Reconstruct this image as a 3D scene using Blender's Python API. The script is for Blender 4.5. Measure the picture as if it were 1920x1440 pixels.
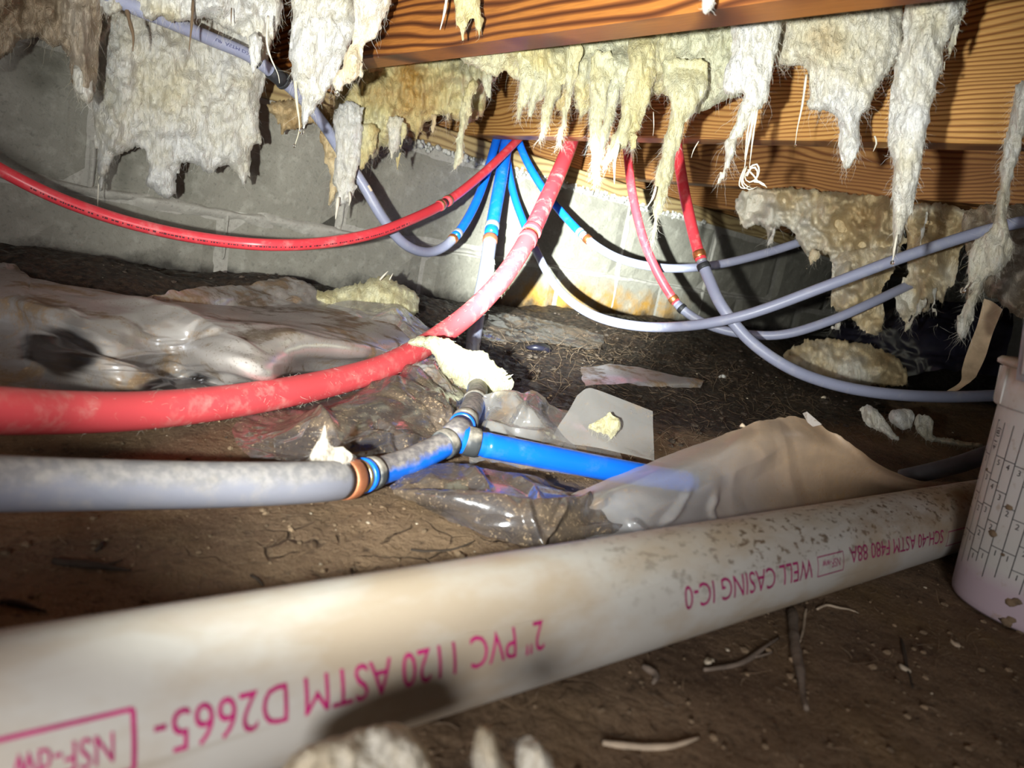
import bpy, bmesh, math, random
import numpy as np
from mathutils import Matrix, Vector

# ------------------------------------------------------------------ frame of the place
# X runs along the block wall (to the right), Y along the joists (into the wall), Z up.
F_PX = 1312.67
H_CAM = 0.168
R = np.array([[0.74811677, 0.0065713, 0.66353456],
              [-0.63817909, -0.26682488, 0.72217168],
              [0.18179313, -0.96372263, -0.1954225]])      # columns: camera right, camera down, camera forward
CAM = np.array([0.0, 0.0, H_CAM])
WALL_Y = 1.225
JOIST_Z = 0.363
JOIST_X = [0.033, 0.456, 0.879, 1.302, 1.725]
FLOOR0 = -0.031

scn = bpy.context.scene
for o in list(bpy.data.objects):
    bpy.data.objects.remove(o)

# ------------------------------------------------------------------ camera, world, lamps, exposure
cam_d = bpy.data.cameras.new('camera')
cam_d.sensor_width = 36.0
cam_d.lens = F_PX / 1920 * 36.0
cam_d.clip_start = 0.01
cam_d.dof.use_dof = True
cam_d.dof.focus_distance = 0.86
cam_d.dof.aperture_fstop = 9.0
cam = bpy.data.objects.new('camera', cam_d)
scn.collection.objects.link(cam)
M = Matrix.Identity(4)
for i in range(3):
    M[i][0] = R[i, 0]; M[i][1] = -R[i, 1]; M[i][2] = -R[i, 2]; M[i][3] = CAM[i]
cam.matrix_world = M
scn.camera = cam

world = bpy.data.worlds.new('world')
scn.world = world
world.use_nodes = True
world.node_tree.nodes['Background'].inputs['Color'].default_value = (0.6, 0.65, 0.8, 1)
world.node_tree.nodes['Background'].inputs['Strength'].default_value = 0.05


def ray(px, py):
    return R @ np.array([(px - 960) / F_PX, (py - 720) / F_PX, 1.0])


def P(px, py, d):
    return CAM + ray(px, py) * d


def PZ(px, py, z):
    r = ray(px, py)
    return CAM + r * ((z - H_CAM) / r[2])


def spot(name, loc, target, power, size_deg, blend, color, radius):
    d = bpy.data.lights.new(name, 'SPOT')
    d.energy = power; d.spot_size = math.radians(size_deg); d.spot_blend = blend
    d.color = color; d.shadow_soft_size = radius
    o = bpy.data.objects.new(name, d)
    scn.collection.objects.link(o)
    o.location = loc
    o.rotation_euler = (Vector(target) - Vector(loc)).to_track_quat('-Z', 'Y').to_euler()
    return o


# a hand torch held up and left of the phone (tight beam on the wall) and an unseen wide fill lamp added behind it
torch_at = CAM + R @ np.array([-0.105, 0.012, -0.03])
fill_at = CAM + R @ np.array([-0.12, 0.05, -0.60])
spot('torch_beam', torch_at, P(1075, 485, 1.5), 720.0, 21.5, 1.0, (0.93, 1.0, 0.95), 0.006)
spot('torch_spill', torch_at, P(1040, 225, 1.4), 72.0, 78, 1.0, (0.98, 1.0, 0.93), 0.008)
spot('head_lamp', fill_at, P(700, 560, 1.0), 27.0, 86, 1.0, (1.0, 0.97, 0.96), 0.12)

vs = scn.view_settings
scn.display_settings.display_device = 'sRGB'
vs.view_transform = 'Standard'
vs.look = 'None'
vs.gamma = 1.0
vs.use_curve_mapping = False
vs.exposure = 0.2
scn.cycles.transparent_max_bounces = 16

# ------------------------------------------------------------------ numpy noise
def _hash(ix, iy, iz, seed):
    h = (ix.astype(np.int64) * 374761393 + iy.astype(np.int64) * 668265263 + iz.astype(np.int64) * 2147483647 + seed * 974634777) & 0xFFFFFFFF
    h = ((h ^ (h >> 13)) * 1274126177) & 0xFFFFFFFF
    h = ((h ^ (h >> 16)) * 2246822519) & 0xFFFFFFFF
    return ((h ^ (h >> 15)) & 0xFFFFFF) / float(0xFFFFFF) * 2 - 1


def vnoise(p, seed=0):
    p = np.asarray(p, float)
    if p.shape[1] == 2:
        p = np.column_stack([p, np.zeros(len(p))])
    i = np.floor(p); f = p - i
    u = f * f * f * (f * (f * 6 - 15) + 10)
    i = i.astype(np.int64)
    out = 0
    for dx in (0, 1):
        wx = u[:, 0] if dx else 1 - u[:, 0]
        for dy in (0, 1):
            wy = u[:, 1] if dy else 1 - u[:, 1]
            for dz in (0, 1):
                wz = u[:, 2] if dz else 1 - u[:, 2]
                out = out + wx * wy * wz * _hash(i[:, 0] + dx, i[:, 1] + dy, i[:, 2] + dz, seed)
    return out


def fbm(p, seed=0, octv=3, gain=0.5):
    p = np.asarray(p, float); a = 1.0; s = 0; n = 0
    for k in range(octv):
        s = s + a * vnoise(p * (2.03 ** k) + 17.3 * k, seed + k); n += a; a *= gain
    return s / n


def facet(p, seed=0):
    """piecewise-linear noise on a triangle lattice: flat facets that meet in creases"""
    p = np.asarray(p, float)
    s_ = (p[:, 0] + p[:, 1]) * 0.3660254
    x, y = p[:, 0] + s_, p[:, 1] + s_
    i, j = np.floor(x), np.floor(y); u, v = x - i, y - j
    i = i.astype(np.int64); j = j.astype(np.int64); z = np.zeros_like(i)
    h00 = _hash(i, j, z, seed); h11 = _hash(i + 1, j + 1, z, seed)
    hm = np.where(u > v, _hash(i + 1, j, z, seed), _hash(i, j + 1, z, seed))
    a_, b_ = np.maximum(u, v), np.minimum(u, v)
    return h00 * (1 - a_) + hm * (a_ - b_) + h11 * b_


def ridge(p, seed=0, octv=2):
    p = np.asarray(p, float); a = 1.0; s = 0; n = 0
    for k in range(octv):
        s = s + a * (1 - 2 * np.abs(vnoise(p * (2.1 ** k) + 9.1 * k, seed + k))); n += a; a *= 0.5
    return s / n


def smooth(a, b, x):
    t = np.clip((np.asarray(x, float) - a) / (b - a), 0, 1)
    return t * t * (3 - 2 * t)

# ------------------------------------------------------------------ object helpers
WLOC = {}


def link(o):
    scn.collection.objects.link(o)
    return o


def tag(o, label=None, cat=None, group=None, kind=None):
    if label: o['label'] = label
    if cat: o['category'] = cat
    if group: o['group'] = group
    if kind: o['kind'] = kind
    return o


def thing(name, label, cat, loc, group=None):
    o = link(bpy.data.objects.new(name, None))
    o.empty_display_size = 0.02
    o.location = loc
    WLOC[o.name] = np.array(loc, float)
    return tag(o, label, cat, group)


def place(o, parent, loc):
    """put object whose vertices are relative to loc"""
    if parent is not None:
        o.parent = parent
        o.location = np.array(loc) - WLOC[parent.name]
    else:
        o.location = loc
    WLOC[o.name] = np.array(loc, float)
    return o


def mesh(name, V, F, mat=None, parent=None, smooth_shade=True, loc=None, attr=None, kind=None):
    V = np.asarray(V, float)
    if loc is None:
        loc = WLOC[parent.name] if parent is not None else np.array([V[:, 0].mean(), V[:, 1].mean(), V[:, 2].min()])
    loc = np.array(loc, float)
    me = bpy.data.meshes.new(name)
    W = (V - loc).astype(np.float32)
    if isinstance(F, np.ndarray):
        k = F.shape[1]
        me.vertices.add(len(W)); me.vertices.foreach_set('co', W.ravel())
        me.loops.add(F.size); me.loops.foreach_set('vertex_index', F.astype(np.int32).ravel())
        me.polygons.add(len(F)); me.polygons.foreach_set('loop_start', np.arange(0, F.size, k, dtype=np.int32))
        me.update(calc_edges=True)
        me.validate()
    else:
        me.from_pydata([tuple(v) for v in W], [], [tuple(int(i) for i in f) for f in F])
        me.update()
    if smooth_shade:
        me.polygons.foreach_set('use_smooth', [True] * len(me.polygons))
    if attr:
        for an, av in attr.items():
            a = me.attributes.new(an, 'FLOAT', 'POINT')
            a.data.foreach_set('value', np.asarray(av, np.float32))
    if mat: me.materials.append(mat)
    o = link(bpy.data.objects.new(name, me))
    place(o, parent, loc)
    if kind: o['kind'] = kind
    return o


def join_geo(parts):
    V = []; F = []; n = 0
    for v, f in parts:
        V.append(np.asarray(v, float)); F += [tuple(i + n for i in ff) for ff in f]; n += len(v)
    return np.vstack(V), F


def box_geo(x0, x1, y0, y1, z0, z1, b=0.0):
    """box with chamfered edges"""
    if b <= 0:
        V = [(x, y, z) for x in (x0, x1) for y in (y0, y1) for z in (z0, z1)]
        F = [(0, 1, 3, 2), (4, 6, 7, 5), (0, 4, 5, 1), (2, 3, 7, 6), (0, 2, 6, 4), (1, 5, 7, 3)]
        return np.array(V), F
    V = []; F = []
    idx = {}
    for sx in (0, 1):
        for sy in (0, 1):
            for sz in (0, 1):
                c = np.array([(x0, x1)[sx], (y0, y1)[sy], (z0, z1)[sz]], float)
                s = np.array([1 - 2 * sx, 1 - 2 * sy, 1 - 2 * sz], float)
                for a in range(3):
                    v = c + s * b; v[a] = c[a]
                    idx[(sx, sy, sz, a)] = len(V); V.append(v)
    def q(*k): F.append(tuple(idx[i] for i in k))
    for a in range(3):
        for s in (0, 1):
            ks = []
            for u, w in ((0, 0), (1, 0), (1, 1), (0, 1)):
                t = [0, 0, 0]; t[a] = s; t[(a + 1) % 3] = u; t[(a + 2) % 3] = w
                ks.append((t[0], t[1], t[2], a))
            q(*(ks if s else ks[::-1]))
    for a in range(3):
        b1, b2 = (a + 1) % 3, (a + 2) % 3
        for s1 in (0, 1):
            for s2 in (0, 1):
                t0 = [0, 0, 0]; t0[b1] = s1; t0[b2] = s2; t1 = list(t0); t1[a] = 1
                q((*t0, b1), (*t1, b1), (*t1, b2), (*t0, b2))
    for sx in (0, 1):
        for sy in (0, 1):
            for sz in (0, 1):
                q((sx, sy, sz, 0), (sx, sy, sz, 1), (sx, sy, sz, 2))
    return np.array(V), F


class Path:
    """smooth curve through world points"""
    def __init__(self, pts, n=28):
        p = np.asarray(pts, float)
        p = np.vstack([2 * p[0] - p[1], p, 2 * p[-1] - p[-2]])
        out = []
        for i in range(1, len(p) - 2):
            p0, p1, p2, p3 = p[i - 1], p[i], p[i + 1], p[i + 2]
            t0 = 0; t1 = t0 + max(np.linalg.norm(p1 - p0), 1e-6) ** .5; t2 = t1 + max(np.linalg.norm(p2 - p1), 1e-6) ** .5
            t3 = t2 + max(np.linalg.norm(p3 - p2), 1e-6) ** .5
            t = np.linspace(t1, t2, n, endpoint=False)[:, None]
            A1 = (t1 - t) / (t1 - t0) * p0 + (t - t0) / (t1 - t0) * p1
            A2 = (t2 - t) / (t2 - t1) * p1 + (t - t1) / (t2 - t1) * p2
            A3 = (t3 - t) / (t3 - t2) * p2 + (t - t2) / (t3 - t2) * p3
            B1 = (t2 - t) / (t2 - t0) * A1 + (t - t0) / (t2 - t0) * A2
            B2 = (t3 - t) / (t3 - t1) * A2 + (t - t1) / (t3 - t1) * A3
            out.append((t2 - t) / (t2 - t1) * B1 + (t - t1) / (t2 - t1) * B2)
        out.append(p[-2][None])
        q = np.vstack(out)
        # light smoothing
        for _ in range(14):
            q[1:-1] = (q[:-2] + 2 * q[1:-1] + q[2:]) / 4
        self.p = q
        self.s = np.concatenate([[0], np.cumsum(np.linalg.norm(np.diff(q, axis=0), axis=1))])
        self.L = self.s[-1]

    def at(self, s):
        return np.array([np.interp(s, self.s, self.p[:, k]) for k in range(3)]).T

    def near(self, px, py):
        c = (self.p - CAM) @ R
        u = c[:, :2] / c[:, 2:3] * F_PX + np.array([960, 720])
        return self.s[np.argmin(((u - np.array([px, py])) ** 2).sum(1) + (c[:, 2] < 0.02) * 1e9)]

    def sub(self, s0, s1, step=0.006):
        n = max(2, int(abs(s1 - s0) / step) + 1)
        return self.at(np.linspace(s0, s1, n))


def frames(p):
    t = np.gradient(p, axis=0); t /= np.linalg.norm(t, axis=1)[:, None] + 1e-12
    a = np.array([0, 0, 1.0]) if abs(t[0][2]) < 0.9 else np.array([1.0, 0, 0])
    n = np.cross(t[0], a); n /= np.linalg.norm(n)
    N = [n]
    for i in range(1, len(p)):
        n = n - t[i] * (n @ t[i]); n /= np.linalg.norm(n); N.append(n)
    N = np.array(N)
    return t, N, np.cross(t, N)


def tube_geo(p, r, seg=20, cap=True, flat=1.0):
    p = np.asarray(p, float); n = len(p)
    r = np.broadcast_to(np.asarray(r, float), (n,))
    t, N, B = frames(p)
    a = np.linspace(0, 2 * np.pi, seg, endpoint=False)
    V = (p[:, None] + r[:, None, None] * (np.cos(a)[None, :, None] * N[:, None] + flat * np.sin(a)[None, :, None] * B[:, None])).reshape(-1, 3)
    F = []
    for i in range(n - 1):
        for j in range(seg):
            k = (j + 1) % seg
            F.append((i * seg + j, i * seg + k, (i + 1) * seg + k, (i + 1) * seg + j))
    if cap:
        F.append(tuple(range(seg))[::-1]); F.append(tuple((n - 1) * seg + j for j in range(seg)))
    return V, F


def tube(name, p, r, mat, parent=None, seg=20, cap=True, **k):
    V, F = tube_geo(p, r, seg, cap)
    return mesh(name, V, F, mat, parent, **k)


def hollow_geo(p, r, wall=0.0012, seg=20):
    """short ring with wall thickness around a pipe, softened edges"""
    n = len(p)
    rr = np.full(n, r, float)
    rr[0] = rr[-1] = r - 0.0006
    return tube_geo(p, rr, seg, True)


def ring(name, path, s, w, r, mat, parent, seg=24):
    q = path.at(np.array([s - w / 2, s - w / 2 + .0005, s - w / 6, s + w / 6, s + w / 2 - .0005, s + w / 2]))
    rr = np.array([r - .0006, r, r + .0002, r + .0002, r, r - .0006])
    V, F = tube_geo(q, rr, seg, True)
    return mesh(name, V, F, mat, parent)


def fibers(name, S, D, L, r, mat, parent, seg=6, curl=0.5, grav=0.25, rng=None, tint=None):
    """many thin curved strands in one mesh"""
    rng = rng or np.random.default_rng(1)
    n = len(S)
    if n == 0: return None
    D = D / (np.linalg.norm(D, axis=1)[:, None] + 1e-9)
    step = (np.asarray(L) / seg)[:, None]
    pts = [S.copy()]
    d = D.copy(); p = S.copy()
    drift = rng.normal(size=(n, 3)) * curl * 0.35
    for i in range(seg):
        d = d + drift + rng.normal(size=(n, 3)) * curl * 0.45 + np.array([0, 0, -grav])
        d /= np.linalg.norm(d, axis=1)[:, None]
        p = p + d * step
        pts.append(p.copy())
    pts = np.array(pts)                         # seg+1,n,3
    a = rng.normal(size=(n, 3)); a /= np.linalg.norm(a, axis=1)[:, None]
    n1 = np.cross(D, a); n1 /= np.linalg.norm(n1, axis=1)[:, None] + 1e-9
    n2 = np.cross(D, n1)
    rad = np.broadcast_to(np.asarray(r, float), (n,))
    V = []
    for i in range(seg + 1):
        rr = (rad * (1 - 0.75 * (i / seg) ** 2))[:, None]
        for k in range(3):
            th = 2 * np.pi * k / 3
            V.append(pts[i] + rr * (math.cos(th) * n1 + math.sin(th) * n2))
    V = np.array(V).reshape(seg + 1, 3, n, 3).transpose(2, 0, 1, 3).reshape(-1, 3)
    base = np.arange(n) * (seg + 1) * 3
    F = []
    for i in range(seg):
        for k in range(3):
            k2 = (k + 1) % 3
            F.append(np.stack([base + i * 3 + k, base + i * 3 + k2, base + (i + 1) * 3 + k2, base + (i + 1) * 3 + k], 1))
    F = np.vstack(F)
    attr = None
    if tint is not None:
        attr = {'tint': np.repeat(np.broadcast_to(tint, (n,)), (seg + 1) * 3)}
    return mesh(name, V, F, mat, parent, attr=attr, kind='stuff')

# ------------------------------------------------------------------ materials
class NT:
    def __init__(s, name):
        s.m = bpy.data.materials.new(name); s.m.use_nodes = True
        s.t = s.m.node_tree; s.t.nodes.clear()
        s.out = s.t.nodes.new('ShaderNodeOutputMaterial')
        s._co = None

    def n(s, typ, **k):
        nd = s.t.nodes.new(typ)
        for a, v in k.items():
            setattr(nd, a, v)
        return nd

    def set(s, nd, **k):
        for a, v in k.items():
            sock = nd.inputs[a.replace('_', ' ')] if a.replace('_', ' ') in nd.inputs else nd.inputs[a]
            s.put(sock, v)
        return nd

    def put(s, sock, v):
        if hasattr(v, 'is_output'): s.t.links.new(v, sock)
        elif isinstance(v, (tuple, list)) and sock.type == 'RGBA' and len(v) == 3: sock.default_value = (*v, 1)
        elif isinstance(v, (int, float)) and sock.type == 'RGBA': sock.default_value = (v, v, v, 1)
        else: sock.default_value = v

    def co(s):
        if s._co is None:
            s._co = s.n('ShaderNodeNewGeometry').outputs['Position']
        return s._co

    def mapped(s, scale=(1, 1, 1), loc=(0, 0, 0), rot=(0, 0, 0), src=None):
        m = s.n('ShaderNodeMapping'); s.put(m.inputs['Vector'], src or s.co())
        m.inputs['Scale'].default_value = scale; m.inputs['Location'].default_value = loc; m.inputs['Rotation'].default_value = rot
        return m.outputs['Vector']

    def noise(s, scale, detail=3, rough=0.55, vec=None, dist=0.0):
        nd = s.n('ShaderNodeTexNoise')
        s.put(nd.inputs['Vector'], vec or s.co())
        nd.inputs['Scale'].default_value = scale; nd.inputs['Detail'].default_value = detail
        nd.inputs['Roughness'].default_value = rough; nd.inputs['Distortion'].default_value = dist
        return nd.outputs['Fac']

    def voro(s, scale, feature='F1', vec=None, out='Distance', rnd=1.0):
        nd = s.n('ShaderNodeTexVoronoi', feature=feature)
        s.put(nd.inputs['Vector'], vec or s.co()); nd.inputs['Scale'].default_value = scale
        nd.inputs['Randomness'].default_value = rnd
        return nd.outputs[out]

    def ramp(s, fac, stops, interp='LINEAR'):
        nd = s.n('ShaderNodeValToRGB'); cr = nd.color_ramp; cr.interpolation = interp
        while len(cr.elements) > len(stops): cr.elements.remove(cr.elements[-1])
        while len(cr.elements) < len(stops): cr.elements.new(0.5)
        for e, (p, c) in zip(cr.elements, stops):
            e.position = p
            e.color = (c, c, c, 1) if isinstance(c, (int, float)) else (*c, 1)
        s.put(nd.inputs['Fac'], fac)
        return nd.outputs['Color']

    def mix(s, fac, a, b, mode='MIX'):
        nd = s.n('ShaderNodeMix', data_type='RGBA', blend_type=mode)
        s.put(nd.inputs[0], fac); s.put(nd.inputs[6], a); s.put(nd.inputs[7], b)
        return nd.outputs[2]

    def math(s, op, a, b=0.0, clamp=False):
        nd = s.n('ShaderNodeMath', operation=op, use_clamp=clamp)
        s.put(nd.inputs[0], a); s.put(nd.inputs[1], b)
        return nd.outputs[0]

    def attr(s, name):
        return s.n('ShaderNodeAttribute', attribute_name=name).outputs['Fac']

    def nz(s):
        g = s.n('ShaderNodeNewGeometry'); x = s.n('ShaderNodeSeparateXYZ')
        s.t.links.new(g.outputs['Normal'], x.inputs[0])
        return x.outputs['Z']

    def bump(s, h, strength=0.5, dist=0.001, normal=None):
        b = s.n('ShaderNodeBump'); b.inputs['Strength'].default_value = strength; b.inputs['Distance'].default_value = dist
        s.put(b.inputs['Height'], h)
        if normal is not None: s.put(b.inputs['Normal'], normal)
        return b.outputs['Normal']

    def princ(s, color, rough=0.5, metal=0.0, normal=None, spec=0.5, sss=0.0, sssr=(0.01, .008, .005), coat=0.0, coatr=0.1, trans=0.0, ior=1.45, sheen=0.0):
        p = s.n('ShaderNodeBsdfPrincipled')
        s.put(p.inputs['Base Color'], color); s.put(p.inputs['Roughness'], rough); s.put(p.inputs['Metallic'], metal)
        p.inputs['Specular IOR Level'].default_value = spec
        p.inputs['Subsurface Weight'].default_value = sss
        p.inputs['Subsurface Radius'].default_value = sssr
        p.inputs['Subsurface Scale'].default_value = 1.0
        p.inputs['Coat Weight'].default_value = coat; p.inputs['Coat Roughness'].default_value = coatr
        p.inputs['Transmission Weight'].default_value = trans; p.inputs['IOR'].default_value = ior
        p.inputs['Sheen Weight'].default_value = sheen
        if normal is not None: s.put(p.inputs['Normal'], normal)
        return p.outputs[0]

    def done(s, shader):
        s.t.links.new(shader, s.out.inputs['Surface'])
        return s.m


def m_plain(name, col, rough=0.5, metal=0.0, bumpscale=0, bump=0.2, var=0.12, spec=0.5, coat=0.0):
    s = NT(name)
    v = s.noise(60, 4)
    c = s.mix(s.ramp(v, [(0.3, 0.0), (0.75, 1.0)]), tuple(x * (1 - var) for x in col), tuple(min(1, x * (1 + var)) for x in col))
    nrm = s.bump(s.noise(bumpscale, 3), bump, 0.001) if bumpscale else None
    return s.done(s.princ(c, rough, metal, nrm, spec, coat=coat))


def m_pipe(name, col, dust=(0.72, 0.66, 0.6), amount=0.35, rough=0.32, topdust=0.0, topcol=(0.2, 0.17, 0.13), scuffscale=70):
    """plastic tubing: coloured, with scuffs of pale dust and a coat of dirt that settles on top"""
    s = NT(name)
    n1 = s.noise(scuffscale, 5, 0.65)
    n2 = s.noise(14, 3, 0.5)
    f = s.math('MULTIPLY', s.ramp(n1, [(0.50, 0), (0.68, 1)]), s.ramp(n2, [(0.40, 0), (0.68, 1)]))
    f = s.math('MULTIPLY', f, amount, True)
    c = s.mix(f, s.mix(n2, tuple(x * .85 for x in col), tuple(min(1, x * 1.1) for x in col)), dust)
    rgh = s.math('ADD', s.math('MULTIPLY', f, 0.4), rough, True)
    if topdust > 0:
        t = s.math('MULTIPLY', s.ramp(s.math('ADD', s.nz(), s.math('MULTIPLY', s.math('SUBTRACT', s.noise(55, 4, .6), .5), 1.3)), [(0.12, 0), (0.62, 1)]), topdust)
        tc = s.mix(s.ramp(s.noise(160, 3), [(.4, 0), (.66, 1)]), topcol, tuple(min(1, x * 2.2) for x in topcol))
        c = s.mix(t, c, tc)
        rgh = s.math('ADD', rgh, s.math('MULTIPLY', t, 0.35), True)
    nrm = s.bump(s.noise(260, 3), 0.12, 0.0006)
    return s.done(s.princ(c, rgh, 0, nrm, 0.5))


def m_fiber(name, c0, c1, c2, rough=0.6, wet=0.3):
    """fibreglass wool: white through straw to brown by the 'tint' attribute, matted fibres as relief"""
    s = NT(name)
    t = s.attr('tint')
    q = s.mapped((1, 1, 0.22))
    fine = s.noise(300, 4, 0.65, q)
    cloud = s.noise(34, 4, 0.6)
    tt = s.math('ADD', t, s.math('MULTIPLY', s.math('SUBTRACT', cloud, 0.5), 0.55), True)
    c = s.ramp(tt, [(0.0, c0), (0.45, c1), (1.0, c2)])
    c = s.mix(s.ramp(fine, [(0.3, 1.0), (0.5, 0.0)]), c, s.mix(0.5, c, tuple(x * .7 for x in c1)))
    h1 = s.noise(120, 5, 0.7, s.mapped((1, 1, 0.45)), 1.2)
    m1 = s.noise(420, 2, 0.6, s.mapped((1, 1, 0.12), (0, 0, 0), (0.5, 0.5, 0)), 0.6)
    m2 = s.noise(380, 2, 0.6, s.mapped((1, 1, 0.12), (0, 0, 0), (-0.6, -0.4, 0)), 0.6)
    mat_ = s.math('MAXIMUM', m1, m2)
    nrm = s.bump(h1, 0.75, 0.006)
    nrm = s.bump(fine, 0.5, 0.0016, nrm)
    nrm = s.bump(mat_, 0.8, 0.0022, nrm)
    rg = s.ramp(s.noise(60, 3), [(0.35, rough), (0.6, rough - wet), ])
    p = s.princ(c, rg, 0, nrm, 0.45)
    tr = s.n('ShaderNodeBsdfTranslucent'); s.put(tr.inputs['Color'], c); s.put(tr.inputs['Normal'], nrm)
    mx = s.n('ShaderNodeMixShader'); mx.inputs[0].default_value = 0.22
    s.t.links.new(p, mx.inputs[1]); s.t.links.new(tr.outputs[0], mx.inputs[2])
    return s.done(mx.outputs[0])


def m_strand(name, c0, c1):
    s = NT(name)
    c = s.mix(s.attr('tint'), c0, c1)
    p = s.princ(c, 0.4, 0, None, 0.6)
    tr = s.n('ShaderNodeBsdfTranslucent'); s.put(tr.inputs['Color'], c)
    mx = s.n('ShaderNodeMixShader'); mx.inputs[0].default_value = 0.35
    s.t.links.new(p, mx.inputs[1]); s.t.links.new(tr.outputs[0], mx.inputs[2])
    return s.done(mx.outputs[0])


def m_wood(name, light, mid, dark, spacing=0.0055, seed=0.0, stain=None, rough=0.5, dist=9.0, warp=0.07):
    """flat-sawn pine: growth lines along Y that bow into cathedrals, dark latewood, worn pale earlywood"""
    s = NT(name)
    q0 = s.mapped((0.6, 0.085, 1.0), (seed, seed * .7, seed * .3))
    wn = s.n('ShaderNodeTexNoise'); s.put(wn.inputs['Vector'], s.mapped((1.5, 1.3, 5.0), (seed, 0, 0))); wn.inputs['Scale'].default_value = 2.2; wn.inputs['Detail'].default_value = 2.0
    vm = s.n('ShaderNodeVectorMath', operation='MULTIPLY_ADD'); s.put(vm.inputs[0], wn.outputs['Color']); vm.inputs[1].default_value = (0.02, 0.02, warp); s.put(vm.inputs[2], q0)
    q = vm.outputs[0]
    wv = s.n('ShaderNodeTexWave', wave_type='BANDS', bands_direction='Z', wave_profile='SIN')
    s.put(wv.inputs['Vector'], q)
    wv.inputs['Scale'].default_value = 0.314 / spacing
    wv.inputs['Distortion'].default_value = dist; wv.inputs['Detail'].default_value = 2.0
    wv.inputs['Detail Scale'].default_value = 0.16; wv.inputs['Detail Roughness'].default_value = 0.35
    w = wv.outputs['Fac']
    fib = s.noise(90, 5, 0.7, s.mapped((8, 0.4, 8)))
    big = s.noise(7, 3, 0.5, s.mapped((1, 0.5, 2), (seed, 0, 0)))
    c = s.ramp(w, [(0.0, dark), (0.10, s_or(tuple(.6 * x + .4 * y for x, y in zip(dark, mid)))), (0.34, mid), (0.72, light), (1.0, light)])
    c = s.mix(s.math('MULTIPLY', s.ramp(fib, [(0.4, 0), (0.72, 1)]), 0.45), c, tuple(x * .55 for x in mid))
    c = s.mix(s.ramp(big, [(0.35, 0), (0.66, 0.75)]), c, s.mix(0.6, c, stain or dark))
    nrm = s.bump(w, 0.35, 0.0008)
    nrm = s.bump(fib, 0.35, 0.0006, nrm)
    return s.done(s.princ(c, rough, 0, nrm, 0.35))


def m_concrete(name, col, light=(0.62, 0.62, 0.58), rust=None, amt=0.35):
    s = NT(name)
    n1 = s.noise(11, 5, 0.6); n2 = s.noise(190, 4, 0.65); n3 = s.noise(45, 4, .6)
    c = s.mix(n1, tuple(x * .75 for x in col), tuple(x * 1.2 for x in col))
    c = s.mix(s.math('MULTIPLY', s.ramp(n3, [(0.52, 0), (0.7, 1)]), amt), c, light)
    c = s.mix(s.math('MULTIPLY', s.ramp(n2, [(0.3, 1), (0.45, 0)]), 0.5), c, tuple(x * .45 for x in col))
    if rust:
        z = s.n('ShaderNodeSeparateXYZ'); s.put(z.inputs[0], s.co())
        zz = s.math('ADD', z.outputs['Z'], s.math('MULTIPLY', s.math('SUBTRACT', s.noise(16, 5, .65), .5), 0.09))
        xr = s.math('ADD', z.outputs['X'], s.math('MULTIPLY', s.math('SUBTRACT', s.noise(9, 3), .5), 0.2))
        fx = s.math('MULTIPLY', s.ramp(s.math('MULTIPLY', xr, 0.4), [(0.40, 0), (0.44, 1), (0.66, 1), (0.72, 0)]), s.ramp(zz, [(0.07, 1), (0.11, 0)]))
        c = s.mix(s.math('MULTIPLY', fx, s.ramp(s.noise(24, 4, .6), [(.35, .2), (.6, 1)])), c, rust)
        # wet black mould line just over the ground
        c = s.mix(s.math('MULTIPLY', s.ramp(zz, [(0.022, 1), (0.05, 0)]), 0.85), c, (0.02, 0.017, 0.015))
    nrm = s.bump(n2, 0.55, 0.002)
    nrm = s.bump(n3, 0.3, 0.004, nrm)
    return s.done(s.princ(c, s.ramp(n1, [(.3, .75), (.7, .5)]), 0, nrm, 0.4))


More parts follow.
